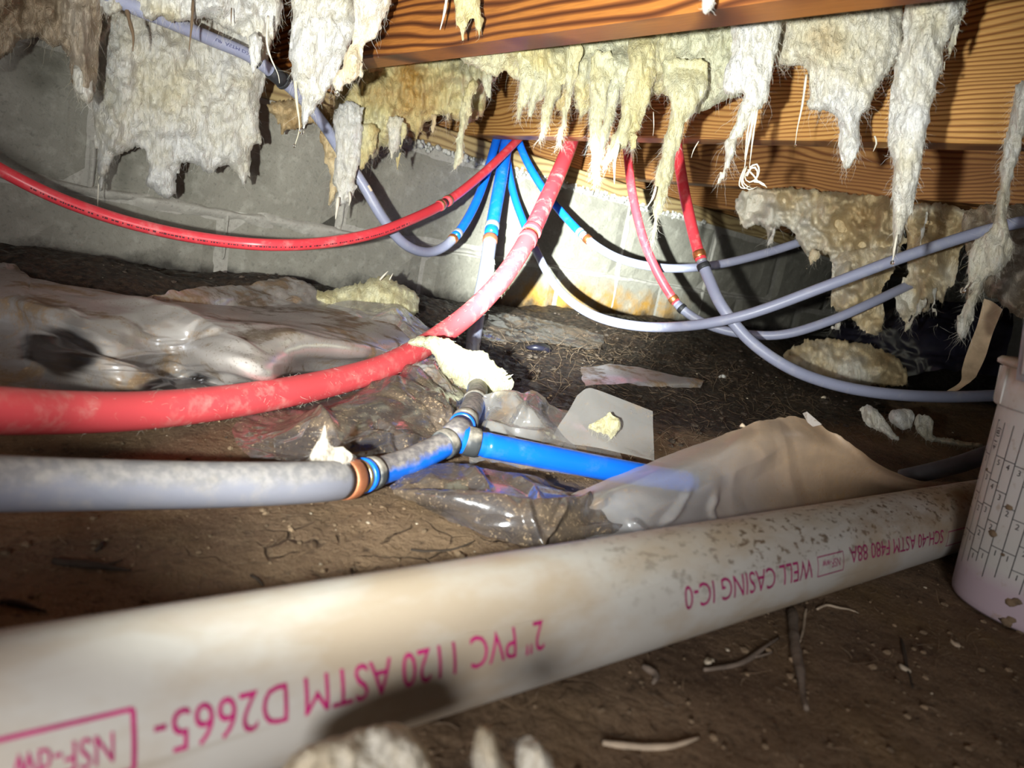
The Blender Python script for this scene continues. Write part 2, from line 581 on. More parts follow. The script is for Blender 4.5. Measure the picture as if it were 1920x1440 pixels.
def m_soil(name):
    s = NT(name)
    wet = s.attr('wet')
    n1 = s.noise(13, 6, 0.65); n2 = s.noise(120, 6, 0.7); n3 = s.noise(420, 3, 0.7)
    n0 = s.noise(4.5, 4, .6)
    tan = s.mix(s.ramp(n0, [(.38, 0), (.64, 1)]), s.mix(n1, (0.085, 0.050, 0.030), (0.190, 0.118, 0.070)), s.mix(n1, (0.21, 0.138, 0.080), (0.38, 0.26, 0.155)))
    tan = s.mix(s.ramp(n3, [(0.56, 0), (0.68, 0.7)]), tan, (0.36, 0.26, 0.17))
    tan = s.mix(s.ramp(n2, [(0.28, 0.8), (0.46, 0)]), tan, (0.03, 0.02, 0.014))
    ochre = s.mix(s.ramp(s.noise(7, 4, .6, s.mapped((1, 1, 1), (3.1, 4, 0))), [(0.5, 0), (0.7, 0.55)]), tan, (0.21, 0.13, 0.045))
    blk = s.mix(s.ramp(n2, [(0.4, 0), (0.7, 1)]), (0.008, 0.006, 0.005), (0.088, 0.055, 0.034))
    blk = s.mix(s.ramp(s.noise(26, 5, .7), [(0.55, 0), (0.7, 0.6)]), blk, (0.10, 0.065, 0.04))
    f = s.ramp(s.math('ADD', wet, s.math('MULTIPLY', s.math('SUBTRACT', s.noise(18, 5, .65), .5), 0.9)), [(0.35, 0), (0.62, 1)])
    c = s.mix(f, ochre, blk)
    wv = s.n('ShaderNodeVectorMath', operation='MULTIPLY_ADD'); nn = s.n('ShaderNodeTexNoise'); nn.inputs['Scale'].default_value = 22; s.put(nn.inputs['Vector'], s.co())
    s.put(wv.inputs[0], nn.outputs['Color']); wv.inputs[1].default_value = (.05, .05, .0); s.put(wv.inputs[2], s.co())
    ck = s.voro(24, 'DISTANCE_TO_EDGE', wv.outputs[0])
    ck = s.math('MULTIPLY', s.ramp(ck, [(0.0, 1), (0.03, 0)]), s.math('MULTIPLY', s.attr('crack'), s.ramp(s.noise(17, 3), [(.46, 0), (.62, 1)])))
    c = s.mix(s.math('MULTIPLY', s.attr('crack'), .65), c, s.mix(n1, (0.27, 0.18, 0.105), (0.46, 0.32, 0.20)))  # pale tan clay, painted lighter still where the lamps fall short
    c = s.mix(s.math('MULTIPLY', s.ramp(n2, [(0.30, 0.75), (0.42, 0)]), s.attr('crack')), c, (0.05, 0.03, 0.02))
    c = s.mix(s.math('MULTIPLY', ck, .55), c, (0.02, 0.012, 0.008))  # shade inside the cracks painted as darker soil colour
    h = s.math('ADD', s.math('MULTIPLY', n1, 1.0), s.math('MULTIPLY', n2, 0.5))
    h = s.math('SUBTRACT', h, s.math('MULTIPLY', ck, 0.9))
    nrm = s.bump(h, 1.0, 0.011)
    nrm = s.bump(n3, 0.6, 0.0016, nrm)
    rg = s.mix(f, 0.85, s.ramp(s.noise(80, 4), [(.4, .75), (.62, .30)]))
    return s.done(s.princ(c, rg, 0, nrm, 0.4))


def m_film(name, milk=0.5, dirt=0.4, dirtcol=(0.20, 0.145, 0.095), tint=(0.80, 0.79, 0.77), rough=0.16, dscale=12, speck=0.5, gloss=1.0, grime=None, xdirt=None):
    """polythene sheeting: partly clear, partly milky, shiny, with soil smeared and crumbed on it"""
    s = NT(name)
    n1 = s.noise(dscale, 5, 0.62); n2 = s.noise(360, 3, 0.7); n3 = s.noise(60, 5, .68)
    smear = s.math('MULTIPLY', s.ramp(n1, [(0.66 - dirt * .32, 0), (0.74 - dirt * .30, 1)]), s.ramp(n3, [(0.28, 0.35), (0.6, 1)]))
    sp = s.math('MULTIPLY', s.ramp(n2, [(0.57, 0), (0.63, 1)]), s.math('MULTIPLY', s.ramp(n3, [(0.42, 0), (0.6, 1)]), speck))
    if xdirt:
        sx = s.n('ShaderNodeSeparateXYZ'); s.put(sx.inputs[0], s.co())
        xx = s.math('ADD', sx.outputs['X'], s.math('MULTIPLY', s.math('SUBTRACT', s.noise(14, 4), .5), 0.22))
        smear = s.math('MAXIMUM', smear, s.math('MULTIPLY', s.ramp(s.math('MULTIPLY', s.math('SUBTRACT', xx, xdirt[0]), 1 / (xdirt[1] - xdirt[0])), [(0, 0), (1, 1)]), 0.85))
    d = s.math('MULTIPLY', s.math('ADD', smear, sp, True), s.math('SUBTRACT', 1.0, s.attr('clear')))
    dc = s.mix(n3, tuple(x * .6 for x in dirtcol), tuple(min(1, x * 1.35) for x in dirtcol))
    dc = s.mix(sp, dc, (0.42, 0.31, 0.2))
    if grime:
        dc = s.mix(s.ramp(s.noise(6, 3), [(0.45, 0), (0.62, 1)]), dc, grime)
    nrm = s.bump(s.noise(34, 2, .5, None, 1.5), 0.12, 0.003)
    nrm = s.bump(n2, s_or(0.2), 0.0004, nrm)
    tr = s.n('ShaderNodeBsdfTransparent'); s.put(tr.inputs['Color'], tuple(0.6 + .4 * x for x in tint))
    df = s.n('ShaderNodeBsdfDiffuse'); s.put(df.inputs['Color'], tint); s.put(df.inputs['Normal'], nrm)
    tl = s.n('ShaderNodeBsdfTranslucent'); s.put(tl.inputs['Color'], tint)
    mk = s.n('ShaderNodeMixShader'); mk.inputs[0].default_value = 0.4
    s.t.links.new(df.outputs[0], mk.inputs[1]); s.t.links.new(tl.outputs[0], mk.inputs[2])
    a = s.n('ShaderNodeMixShader'); s.put(a.inputs[0], s.math('MULTIPLY', s.ramp(s.noise(9, 3), [(0.3, milk * .75), (0.7, min(1, milk * 1.25))]), s.math('SUBTRACT', 1.0, s.attr('clear'))))
    s.t.links.new(tr.outputs[0], a.inputs[1]); s.t.links.new(mk.outputs[0], a.inputs[2])
    gl = s.n('ShaderNodeBsdfGlossy'); gl.inputs['Roughness'].default_value = rough; s.put(gl.inputs['Normal'], nrm)
    s.put(gl.inputs['Color'], (0.92, 0.94, 1.0))
    fr = s.n('ShaderNodeFresnel'); fr.inputs['IOR'].default_value = 1.5; s.put(fr.inputs['Normal'], nrm)
    g = s.n('ShaderNodeMixShader'); s.put(g.inputs[0], s.math('MINIMUM', s.math('MULTIPLY', s.math('ADD', fr.outputs[0], 0.03), gloss), 0.30))
    s.t.links.new(a.outputs[0], g.inputs[1]); s.t.links.new(gl.outputs[0], g.inputs[2])
    dd = s.princ(dc, 0.6, 0, nrm, 0.4)
    fin = s.n('ShaderNodeMixShader'); s.put(fin.inputs[0], d)
    s.t.links.new(g.outputs[0], fin.inputs[1]); s.t.links.new(dd, fin.inputs[2])
    return s.done(fin.outputs[0])


def s_or(x):
    return x


MAT = {}
MAT['red'] = m_pipe('red_tubing', (0.74, 0.055, 0.075), (0.80, 0.62, 0.58), 0.30, 0.33)
MAT['red_scuffed'] = m_pipe('red_tubing_scuffed', (0.74, 0.065, 0.085), (0.86, 0.70, 0.64), 0.75, 0.36, scuffscale=55)
MAT['red_dull'] = m_pipe('red_tubing_dull', (0.74, 0.085, 0.10), (0.80, 0.60, 0.52), 0.6, 0.42, scuffscale=75)
MAT['blue'] = m_pipe('blue_tubing', (0.006, 0.15, 0.80), (0.5, 0.55, 0.62), 0.12, 0.25)
MAT['blue_dirty'] = m_pipe('blue_tubing_dirty', (0.006, 0.16, 0.80), (0.42, 0.47, 0.52), 0.5, 0.28, topdust=0.95, topcol=(0.17, 0.15, 0.125))
MAT['grey'] = m_pipe('grey_tubing', (0.28, 0.30, 0.42), (0.55, 0.53, 0.5), 0.4, 0.4)
MAT['grey_dusty'] = m_pipe('grey_tubing_dusty', (0.20, 0.205, 0.25), (0.32, 0.29, 0.26), 0.6, 0.45, topdust=0.5, topcol=(0.17, 0.155, 0.13))
MAT['copper'] = m_plain('copper_ring', (0.72, 0.27, 0.10), 0.38, 0.85, 300, 0.2, 0.25)
MAT['copper_dull'] = m_plain('copper_ring_dull', (0.52, 0.20, 0.10), 0.5, 0.55, 240, 0.3, 0.3)
MAT['brass'] = m_plain('brass_fitting', (0.62, 0.50, 0.26), 0.35, 0.9, 0, 0, 0.2)
MAT['black_ring'] = m_plain('dark_crimp_ring', (0.035, 0.037, 0.042), 0.55, 0.2, 320, 0.5, 0.5)
MAT['grey_ring'] = m_plain('grey_crimp_ring', (0.30, 0.31, 0.33), 0.5, 0.3, 200, 0.3, 0.2)
MAT['ring_dirty'] = m_pipe('crimp_ring_dirty', (0.05, 0.055, 0.06), (0.4, 0.4, 0.38), 0.8, 0.45, topdust=0.9, topcol=(0.20, 0.18, 0.15), scuffscale=140)
MAT['ink_dark'] = m_plain('dark_ink', (0.10, 0.02, 0.03), 0.6)
MAT['ink_navy'] = m_plain('navy_ink', (0.03, 0.03, 0.12), 0.6)
MAT['ink_black'] = m_plain('black_ink', (0.02, 0.02, 0.025), 0.6)
MAT['ink_pink'] = m_plain('magenta_ink', (0.46, 0.012, 0.15), 0.6, 0, 0, 0, 0.3)
MAT['ink_purple'] = m_plain('purple_ink', (0.34, 0.012, 0.12), 0.6, 0, 0, 0, 0.3)

MAT['wool_white'] = m_fiber('white_glass_wool', (0.77, 0.77, 0.76), (0.70, 0.645, 0.48), (0.50, 0.34, 0.14))
MAT['wool_yellow'] = m_fiber('straw_glass_wool', (0.74, 0.74, 0.55), (0.68, 0.60, 0.31), (0.46, 0.27, 0.07))
MAT['wool_tan'] = m_fiber('tan_glass_wool', (0.88, 0.85, 0.75), (0.78, 0.63, 0.38), (0.42, 0.25, 0.09))
MAT['wool_brown'] = m_fiber('dirty_glass_wool', (0.60, 0.54, 0.46), (0.42, 0.33, 0.23), (0.22, 0.13, 0.07))  # darker, browner tones than the other wool mixes
MAT['strand'] = m_strand('glass_strand', (0.88, 0.88, 0.84), (0.72, 0.60, 0.34))
MAT['strand_dark'] = m_strand('dirty_strand', (0.17, 0.12, 0.08), (0.36, 0.25, 0.15))
s = NT('water')
MAT['water'] = s.done(s.princ((1, 1, 1), 0.02, 0, None, 0.5, trans=1.0, ior=1.33))

MAT['joist_near'] = m_wood('dark_pine_joist', (0.40, 0.155, 0.035), (0.20, 0.068, 0.020), (0.060, 0.020, 0.009), 0.0085, 1.7, (0.07, 0.022, 0.014), 0.42, 8, 0.05)
MAT['joist_mid'] = m_wood('pine_joist', (0.60, 0.34, 0.11), (0.46, 0.22, 0.06), (0.17, 0.062, 0.018), 0.0056, 5.3, (0.34, 0.17, 0.06), 0.5, 6, 0.06)
MAT['joist_far'] = m_wood('brown_pine_joist', (0.44, 0.225, 0.075), (0.31, 0.140, 0.045), (0.15, 0.055, 0.02), 0.0075, 9.1, (0.20, 0.085, 0.035), 0.5, 9)
MAT['plate'] = m_wood('pale_plate', (0.56, 0.42, 0.20), (0.46, 0.33, 0.15), (0.26, 0.17, 0.08), 0.013, 2.2, (0.10, 0.07, 0.04), 0.6, 7)
MAT['subfloor'] = m_wood('subfloor', (0.34, 0.20, 0.09), (0.24, 0.13, 0.05), (0.10, 0.05, 0.02), 0.012, 4.4)
MAT['block'] = m_concrete('concrete_block', (0.262, 0.253, 0.214), (0.48, 0.47, 0.41), rust=(0.36, 0.20, 0.045))
MAT['mortar'] = m_concrete('mortar', (0.38, 0.365, 0.325), (0.6, 0.59, 0.53), amt=0.5)
MAT['soil'] = m_soil('crawlspace_soil')
MAT['crumb'] = m_plain('soil_crumb', (0.22, 0.155, 0.095), 0.9, 0, 500, 0.4, 0.5)
MAT['chip_pale'] = m_plain('pale_chip', (0.62, 0.53, 0.40), 0.7, 0, 200, 0.3, 0.3)
MAT['bark'] = m_plain('grey_bark', (0.20, 0.155, 0.12), 0.8, 0, 220, 0.7, 0.4)
MAT['root_dark'] = m_plain('dark_root', (0.05, 0.036, 0.026), 0.8, 0, 220, 0.6, 0.4)
MAT['root_pale'] = m_plain('pale_root', (0.50, 0.40, 0.29), 0.7, 0, 220, 0.4, 0.3)
MAT['film_clear'] = m_film('clear_polythene', 0.34, 0.40, dscale=16, rough=0.16, speck=0.5, gloss=.6)
MAT['film_milky'] = m_film('milky_polythene', 0.42, 0.34, (0.42, 0.29, 0.18), (0.76, 0.76, 0.79), 0.3, 12, 0.35, 0.7, None, (0.47, 0.68))
MAT['film_dusty'] = m_film('dusty_polythene', 0.70, 0.46, (0.24, 0.165, 0.10), (0.66, 0.62, 0.59), 0.28, 15, 0.9, 0.7, (0.10, 0.075, 0.055))
MAT['film_dark'] = m_film('dark_muddy_polythene', 0.28, 0.58, (0.125, 0.092, 0.064), (0.36, 0.33, 0.33), 0.2, 14, 1.0, 1.3)
MAT['bag'] = m_plain('black_bag', (0.012, 0.012, 0.022), 0.35, 0, 30, 0.6, 0.3, 0.6)
MAT['paper'] = m_plain('kraft_paper', (0.52, 0.39, 0.25), 0.75, 0, 80, 0.3, 0.2)
MAT['dark_pipe'] = m_plain('dark_grey_tubing', (0.06, 0.065, 0.075), 0.55, 0, 90, 0.2, 0.3)
MAT['foam'] = m_fiber('foam_crumbs', (0.80, 0.80, 0.76), (0.62, 0.58, 0.48), (0.4, 0.33, 0.2))
MAT['tool_blue'] = m_plain('navy_paint', (0.010, 0.014, 0.10), 0.35, 0.0, 0, 0, 0.15)
MAT['steel'] = m_plain('bright_steel', (0.62, 0.64, 0.68), 0.3, 0.9, 0, 0, 0.1)


def m_whitepipe():
    s = NT('white_pipe_plastic')
    base = s.mix(s.noise(10, 4, .6), (0.50, 0.48, 0.425), (0.58, 0.57, 0.54))
    tan = s.ramp(s.noise(17, 5, .62, s.mapped((0.55, 1, 1))), [(0.45, 0), (0.62, 0.75)])
    c = s.mix(tan, base, (0.42, 0.325, 0.215))
    z = s.n('ShaderNodeSeparateXYZ'); s.put(z.inputs[0], s.co())
    # mud flecks on the far half, thickest on top
    farx = s.ramp(s.math('ADD', z.outputs['X'], s.math('MULTIPLY', s.math('SUBTRACT', s.noise(22, 3), .5), 0.16)), [(0.20, 0), (0.40, 1)])
    top = s.ramp(z.outputs['Z'], [(0.002, 0.0), (0.022, 1)])
    fl = s.math('MULTIPLY', s.ramp(s.noise(210, 4, .62, s.mapped((0.6, 1, 1), (0, 0, 0), (0, 0, 0.6))), [(0.545, 0), (0.63, 1)]), s.math('MULTIPLY', farx, top))
    c = s.mix(s.math('MULTIPLY', fl, 0.9), c, (0.10, 0.06, 0.03))
    fw = s.math('MULTIPLY', s.ramp(s.noise(30, 5, .65, s.mapped((0.35, 1, 1))), [(0.42, 0), (0.62, 0.85)]), s.math('MULTIPLY', s.ramp(z.outputs['X'], [(0.34, 0), (0.56, 1)]), s.ramp(z.outputs['Z'], [(-0.005, 0), (0.024, 1)])))
    c = s.mix(fw, c, (0.27, 0.175, 0.085))
    # long scuff lines
    sc = s.ramp(s.noise(160, 2, .5, s.mapped((0.012, 1, 1))), [(0.66, 0), (0.70, 0.35)])
    c = s.mix(sc, c, (0.34, 0.29, 0.22))
    nrm = s.bump(s.noise(240, 3), 0.15, 0.0006)
    return s.done(s.princ(c, 0.42, 0, nrm, 0.45))


def m_bucket():
    s = NT('bucket_plastic')
    z = s.n('ShaderNodeSeparateXYZ'); s.put(z.inputs[0], s.co())
    c = s.mix(s.noise(22, 4), (0.58, 0.57, 0.54), (0.70, 0.69, 0.66))
    low = s.ramp(s.math('ADD', z.outputs['Z'], s.math('MULTIPLY', s.noise(30, 3), 0.012)), [(0.0, 1), (0.016, 0)])
    c = s.mix(s.math('MULTIPLY', low, 0.6), c, (0.50, 0.33, 0.45))
    hi = s.ramp(z.outputs['Z'], [(0.112, 0), (0.15, 1)])
    c = s.mix(s.math('MULTIPLY', hi, s.ramp(s.noise(45, 4, .6), [(.4, 0), (.62, .7)])), c, (0.42, 0.29, 0.16))
    c = s.mix(s.ramp(s.noise(90, 4, .6), [(.6, 0), (.7, .5)]), c, (0.40, 0.30, 0.2))
    return s.done(s.princ(c, 0.42, 0, s.bump(s.noise(120, 2), .1, .0005), 0.4, 0.0))


MAT['white_pipe'] = m_whitepipe()
MAT['bucket'] = m_bucket()

# ------------------------------------------------------------------ the setting
MOUNDS = [(0.18, 1.02, 0.022, 0.13), (0.46, 1.06, 0.030, 0.11), (0.72, 1.10, 0.024, 0.10), (1.22, 1.07, 0.014, 0.16),
          (1.75, 0.52, 0.030, 0.20), (1.62, 0.18, 0.085, 0.20), (0.20, 0.62, 0.012, 0.10), (0.30, 0.36, 0.006, 0.05), (0.92, 0.72, 0.012, 0.14)]


def floor_base(x, y):
    x = np.asarray(x, float); y = np.asarray(y, float)
    z = FLOOR0 + 0.050 * smooth(0.50, 1.16, y) + 0.016 * smooth(0.9, 1.5, x) * smooth(0.2, 0.5, y)
    z = z + 0.014 * smooth(0.55, 0.1, x) * smooth(0.75, 1.1, y)
    for mx, my, h, r in MOUNDS:
        z = z + h * np.exp(-((x - mx) ** 2 + (y - my) ** 2) / (r * r))
    return z


def floor_z(x, y):
    x = np.atleast_1d(np.asarray(x, float)); y = np.atleast_1d(np.asarray(y, float))
    p = np.column_stack([x, y])
    rough = 0.35 + 0.9 * smooth(0.5, 0.95, y)
    z = floor_base(x, y) + rough * (0.006 * fbm(p * 9, 3, 3) + 0.0050 * fbm(p * 34, 5, 3)) + 0.0013 * fbm(p * 150, 7, 2)
    return z


def dirty_floor():
    xs = np.concatenate([np.arange(-1.2, -0.1, 0.03), np.arange(-0.1, 1.7, 0.0065), np.arange(1.7, 4.2, 0.035)])
    ys = np.concatenate([np.arange(-1.2, -0.05, 0.04), np.arange(-0.05, WALL_Y + .05, 0.0065)])
    X, Y = np.meshgrid(xs, ys, indexing='ij')
    x = X.ravel(); y = Y.ravel()
    z = floor_z(x, y)
    # shrinkage cracks in the clay in front of the tee
    near = np.exp(-((x - 0.225) ** 2 + (y - 0.305) ** 2) / 0.085 ** 2)
    z = z - 0.006 * near * np.clip(ridge(np.column_stack([x, y]) * 26, 11, 1) - 0.86, 0, 1) / 0.14
    n, m = X.shape
    i = np.arange(n * m).reshape(n, m)
    F = np.stack([i[:-1, :-1].ravel(), i[1:, :-1].ravel(), i[1:, 1:].ravel(), i[:-1, 1:].ravel()], 1)
    wet = smooth(0.50, 0.80, y + 0.35 * np.clip(x - 0.35, 0, 0.5)) * 0.95
    wet = wet + 0.30 * np.exp(-((x - 0.46) ** 2 + (y - 0.50) ** 2) / 0.12 ** 2)
    wet = wet + 0.8 * np.exp(-((x - 0.10) ** 2 + (y - 0.70) ** 2) / 0.07 ** 2)
    wet = wet * (1 - 0.75 * np.exp(-((x - 1.62) ** 2 + (y - 0.2) ** 2) / 0.25 ** 2))
    o = mesh('floor', np.column_stack([x, y, z]), F, MAT['soil'], None, loc=(0, 0, 0), attr={'wet': wet, 'crack': np.clip(near * 1.6, 0, 1)})
    o['kind'] = 'structure'
    return o


dirty_floor()


def block_wall():
    w = thing('wall_back', None, None, (0, WALL_Y, 0)); w['kind'] = 'structure'
    rng = random.Random(4)
    V, F = box_geo(-1.6, 5.0, WALL_Y + 0.005, WALL_Y + 0.19, -0.28, JOIST_Z - 0.04)
    mesh('mortar', V, F, MAT['mortar'], w, False)
    protos = {}
    for row in range(3):
        z0 = -0.247 + 0.19 * row
        off = 0.22 if row % 2 == 0 else 0.42
        for k in range(-4, 12):
            x0 = off + 0.4 * k + 0.005
            if x0 > 4.6: continue
            key = rng.randrange(4)
            if key not in protos:
                # front face as a small grid with chipped, uneven skin
                nx, nz = 14, 8
                Vb, Fb = box_geo(0, 0.39, 0.006, 0.18, 0, 0.18)
                gx, gz = np.meshgrid(np.linspace(0, 0.39, nx), np.linspace(0, 0.18, nz), indexing='ij')
                ed = np.minimum(np.minimum(gx, 0.39 - gx), np.minimum(gz, 0.18 - gz))
                gy = 0.006 - 0.006 * smooth(0, 0.02, ed) + 0.0016 * vnoise(np.column_stack([gx.ravel(), gz.ravel()]) * 40, key).reshape(nx, nz) * (ed > 0)
                Vf = np.column_stack([gx.ravel(), gy.ravel(), gz.ravel()])
                i = np.arange(nx * nz).reshape(nx, nz)
                Ff = [tuple(q) for q in np.stack([i[:-1, :-1].ravel(), i[1:, :-1].ravel(), i[1:, 1:].ravel(), i[:-1, 1:].ravel()], 1)]
                V2, F2 = join_geo([(Vf, Ff), (Vb, Fb)])
                me = bpy.data.meshes.new('block')
                me.from_pydata([tuple(v) for v in V2], [], F2)
                me.materials.append(MAT['block'])
                protos[key] = me
            b = link(bpy.data.objects.new('block', protos[key]))
            place(b, w, (x0, WALL_Y + rng.uniform(-0.0022, 0.0012), z0))
            b.rotation_euler = (rng.uniform(-.004, .004), 0, rng.uniform(-.004, .004))
    # mortar squeezed and smeared over the bed joint and the perpends
    def smear(x0, x1, z0, z1, wid, seed, horiz=True):
        n, m = (int((x1 - x0) / 0.006), 7) if horiz else (7, int((z1 - z0) / 0.006))
        u, v = np.meshgrid(np.linspace(0, 1, n), np.linspace(-1, 1, m), indexing='ij') if horiz else np.meshgrid(np.linspace(-1, 1, n), np.linspace(0, 1, m), indexing='ij')
        if horiz:
            x = x0 + (x1 - x0) * u
            ww = wid * (0.7 + 0.75 * fbm(np.column_stack([x.ravel() * 14, np.sign(v.ravel()) * 5]), seed, 3).reshape(x.shape))
            z = (z0 + z1) / 2 + v * ww
            e = 1 - v ** 2
            e = e * smooth(0, .06, u) * smooth(1, .94, u)
        else:
            z = z0 + (z1 - z0) * v
            ww = wid * (0.7 + 0.7 * fbm(np.column_stack([z.ravel() * 14, np.sign(u.ravel()) * 5]), seed, 3).reshape(z.shape))
            x = (x0 + x1) / 2 + u * ww
            e = 1 - u ** 2
            e = e * smooth(0, .1, v) * smooth(1, .9, v)
        y = WALL_Y + 0.003 - 0.0065 * e - 0.002 * e * fbm(np.column_stack([x.ravel(), z.ravel()]) * 60, seed, 2).reshape(x.shape)
        i = np.arange(n * m).reshape(n, m)
        Fq = np.stack([i[:-1, :-1].ravel(), i[1:, :-1].ravel(), i[1:, 1:].ravel(), i[:-1, 1:].ravel()], 1)
        mesh('mortar_smear', np.column_stack([x.ravel(), y.ravel(), z.ravel()]), Fq, MAT['mortar'], w)
    smear(0.02, 0.30, 0.125, 0.136, 0.011, 1); smear(0.27, 0.50, 0.122, 0.136, 0.017, 2); smear(0.47, 0.80, 0.122, 0.134, 0.013, 3)
    smear(0.78, 1.3, 0.122, 0.136, 0.009, 4); smear(1.32, 2.3, 0.123, 0.135, 0.008, 8)
    smear(0.62, 0.63, 0.13, 0.30, 0.008, 5, False); smear(0.215, 0.225, 0.13, 0.2, 0.005, 6, False); smear(1.42, 1.43, 0.03, 0.28, 0.006, 7, False)
    smear(0.415, 0.425, 0.05, 0.13, 0.004, 9, False); smear(1.82, 1.83, 0.03, 0.30, 0.008, 10, False)


block_wall()

# sill plate on the wall, rim board behind it
def sill():
    V, F = box_geo(-1.6, 5.0, WALL_Y - 0.004, WALL_Y + 0.12, JOIST_Z - 0.04, JOIST_Z - 0.002, 0.002)
    o = mesh('trim_1', V, F, MAT['plate'], None, False); o['kind'] = 'structure'
    V, F = box_geo(-1.6, 5.0, WALL_Y + 0.085, WALL_Y + 0.123, JOIST_Z, JOIST_Z + 0.235, 0.002)
    o = mesh('trim_2', V, F, MAT['joist_far'], None, False); o['kind'] = 'structure'


sill()

V, F = box_geo(3.3, 3.4, -1.3, WALL_Y + .1, -0.3, JOIST_Z + .25)
o = mesh('wall_right', V, F, MAT['block'], None, False); o['kind'] = 'structure'

CEIL = thing('ceiling', None, None, (0, 0, JOIST_Z + 0.235)); CEIL['kind'] = 'structure'
for k in range(14):
    x0 = -1.6 + 0.47 * k
    V, F = box_geo(x0, x0 + 0.467, -1.3, WALL_Y + 0.13, JOIST_Z + 0.2355, JOIST_Z + 0.254, 0.001)
    mesh('plank', V, F, MAT['subfloor'], CEIL, False)

JL = ['floor joist at the upper left above the dirty brown batt, mostly hidden', 'dark reddish floor joist at the top, nearest one with wet bottom edge',
      'orange pine floor joist across the middle behind the hanging white tongues', 'lowest brown floor joist, its bottom edge just above the tan wool clumps',
      'hidden floor joist behind the tan wool clumps on the right']
for k, x in enumerate(JOIST_X):
    V, F = box_geo(x, x + 0.038, -1.25, WALL_Y + 0.085, JOIST_Z, JOIST_Z + 0.235, 0.0025)
    m = MAT['joist_near'] if k <= 1 else MAT['joist_mid'] if k == 2 else MAT['joist_far']
    o = mesh('floor_joist', V, F, m, None, False)
    tag(o, JL[k], 'joist', 'floor joists overhead')

# ------------------------------------------------------------------ pipes
def pts(*a):
    return [P(x, y, d) for x, y, d in a]


def ext(p, L, start=True, drop=0.0):
    """run a pipe on past its last measured point"""
    p = [np.asarray(q, float) for q in p]
    a, b = (p[0], p[1]) if start else (p[-1], p[-2])
    d = a - b; d[2] *= 0.3; d /= np.linalg.norm(d)
    q = [a + d * L * k + np.array([0, 0, drop * k * k]) for k in (0.5, 1.0)]
    return q[::-1] + p if start else p + q


def text_geo(body, size, cuts=6, bold=0.0):
    """flat lettering as a mesh (built-in font), x along the line, y up"""
    c = bpy.data.curves.new('lettering', 'FONT'); c.body = body; c.size = size; c.resolution_u = 3; c.offset = bold * size
    o = bpy.data.objects.new('lettering', c)
    scn.collection.objects.link(o)
    dg = bpy.context.evaluated_depsgraph_get()
    me = bpy.data.meshes.new_from_object(o.evaluated_get(dg))
    bm = bmesh.new(); bm.from_mesh(me)
    if len(bm.verts):
        ys = [v.co.y for v in bm.verts]; y0, y1 = min(ys), max(ys)
        for k in range(1, cuts):
            bmesh.ops.bisect_plane(bm, geom=bm.verts[:] + bm.edges[:] + bm.faces[:], plane_co=(0, y0 + (y1 - y0) * k / cuts, 0), plane_no=(0, 1, 0), dist=1e-7)
    bm.to_mesh(me); bm.free()
    V = np.array([v.co[:] for v in me.vertices]) if len(me.vertices) else np.zeros((0, 3))
    F = [tuple(p.vertices) for p in me.polygons]
    bpy.data.objects.remove(o); bpy.data.curves.remove(c); bpy.data.meshes.remove(me)
    return V, F


def print_on_path(path, s0, s1, r, body, size, ang, mat, parent, flip=False, name='printed_text'):
    """lettering wrapped round a pipe between arc lengths s0..s1, ang = direction of its middle (world vector)"""
    V, F = text_geo(body, size)
    if not len(V): return
    w = V[:, 0].max()
    u = s0 + (s1 - s0) * V[:, 0] / w
    ymid = (V[:, 1].max() + V[:, 1].min()) / 2
    y = (V[:, 1] - ymid) * (-1 if flip else 1)
    c = path.at(u); e = 0.001
    t = (path.at(u + e) - path.at(u - e)); t /= np.linalg.norm(t, axis=1)[:, None]
    a = np.asarray(ang, float)[None] - t * (t @ np.asarray(ang, float))[:, None]
    a /= np.linalg.norm(a, axis=1)[:, None]
    b = np.cross(t, a) * (1 if s1 > s0 else -1)
    th = y / r
    Wv = c + (r + 0.00025) * (np.cos(th)[:, None] * a + np.sin(th)[:, None] * b)
    return mesh(name, Wv, F, mat, parent, False)


def collar(root, path, s, mats, r, gap=0.0):
    """crimped joint: list of (offset along the pipe, width, extra radius, material, name)"""
    for off, w, ex, m, nm in mats:
        ring(nm, path, s + off, w, r + ex, MAT[m], root)


def toward(path, s):
    v = CAM - path.at(s); return v / np.linalg.norm(v)


rng0 = np.random.default_rng(7)


def fuzz_on(path, s0, s1, r, n, mat, parent, up=0.2, rad=0.00018, L=(0.004, 0.014), seed=0):
    g = np.random.default_rng(seed)
    u = g.uniform(s0, s1, n)
    c = path.at(u); t = path.at(u + .001) - path.at(u - .001); t /= np.linalg.norm(t, axis=1)[:, None]
    a = g.normal(size=(n, 3)) + np.array([0, 0, up]); a -= t * (a * t).sum(1)[:, None]; a /= np.linalg.norm(a, axis=1)[:, None]
    D = t * g.choice([-1, 1], n)[:, None] + g.normal(size=(n, 3)) * .5
    D -= a * np.clip((D * a).sum(1), None, 0.05)[:, None]
    fibers('wool_fibres', c + a * r, D, g.uniform(*L, n), rad, mat, parent, 4, 0.7, 0.05, g, g.uniform(0, .6, n))


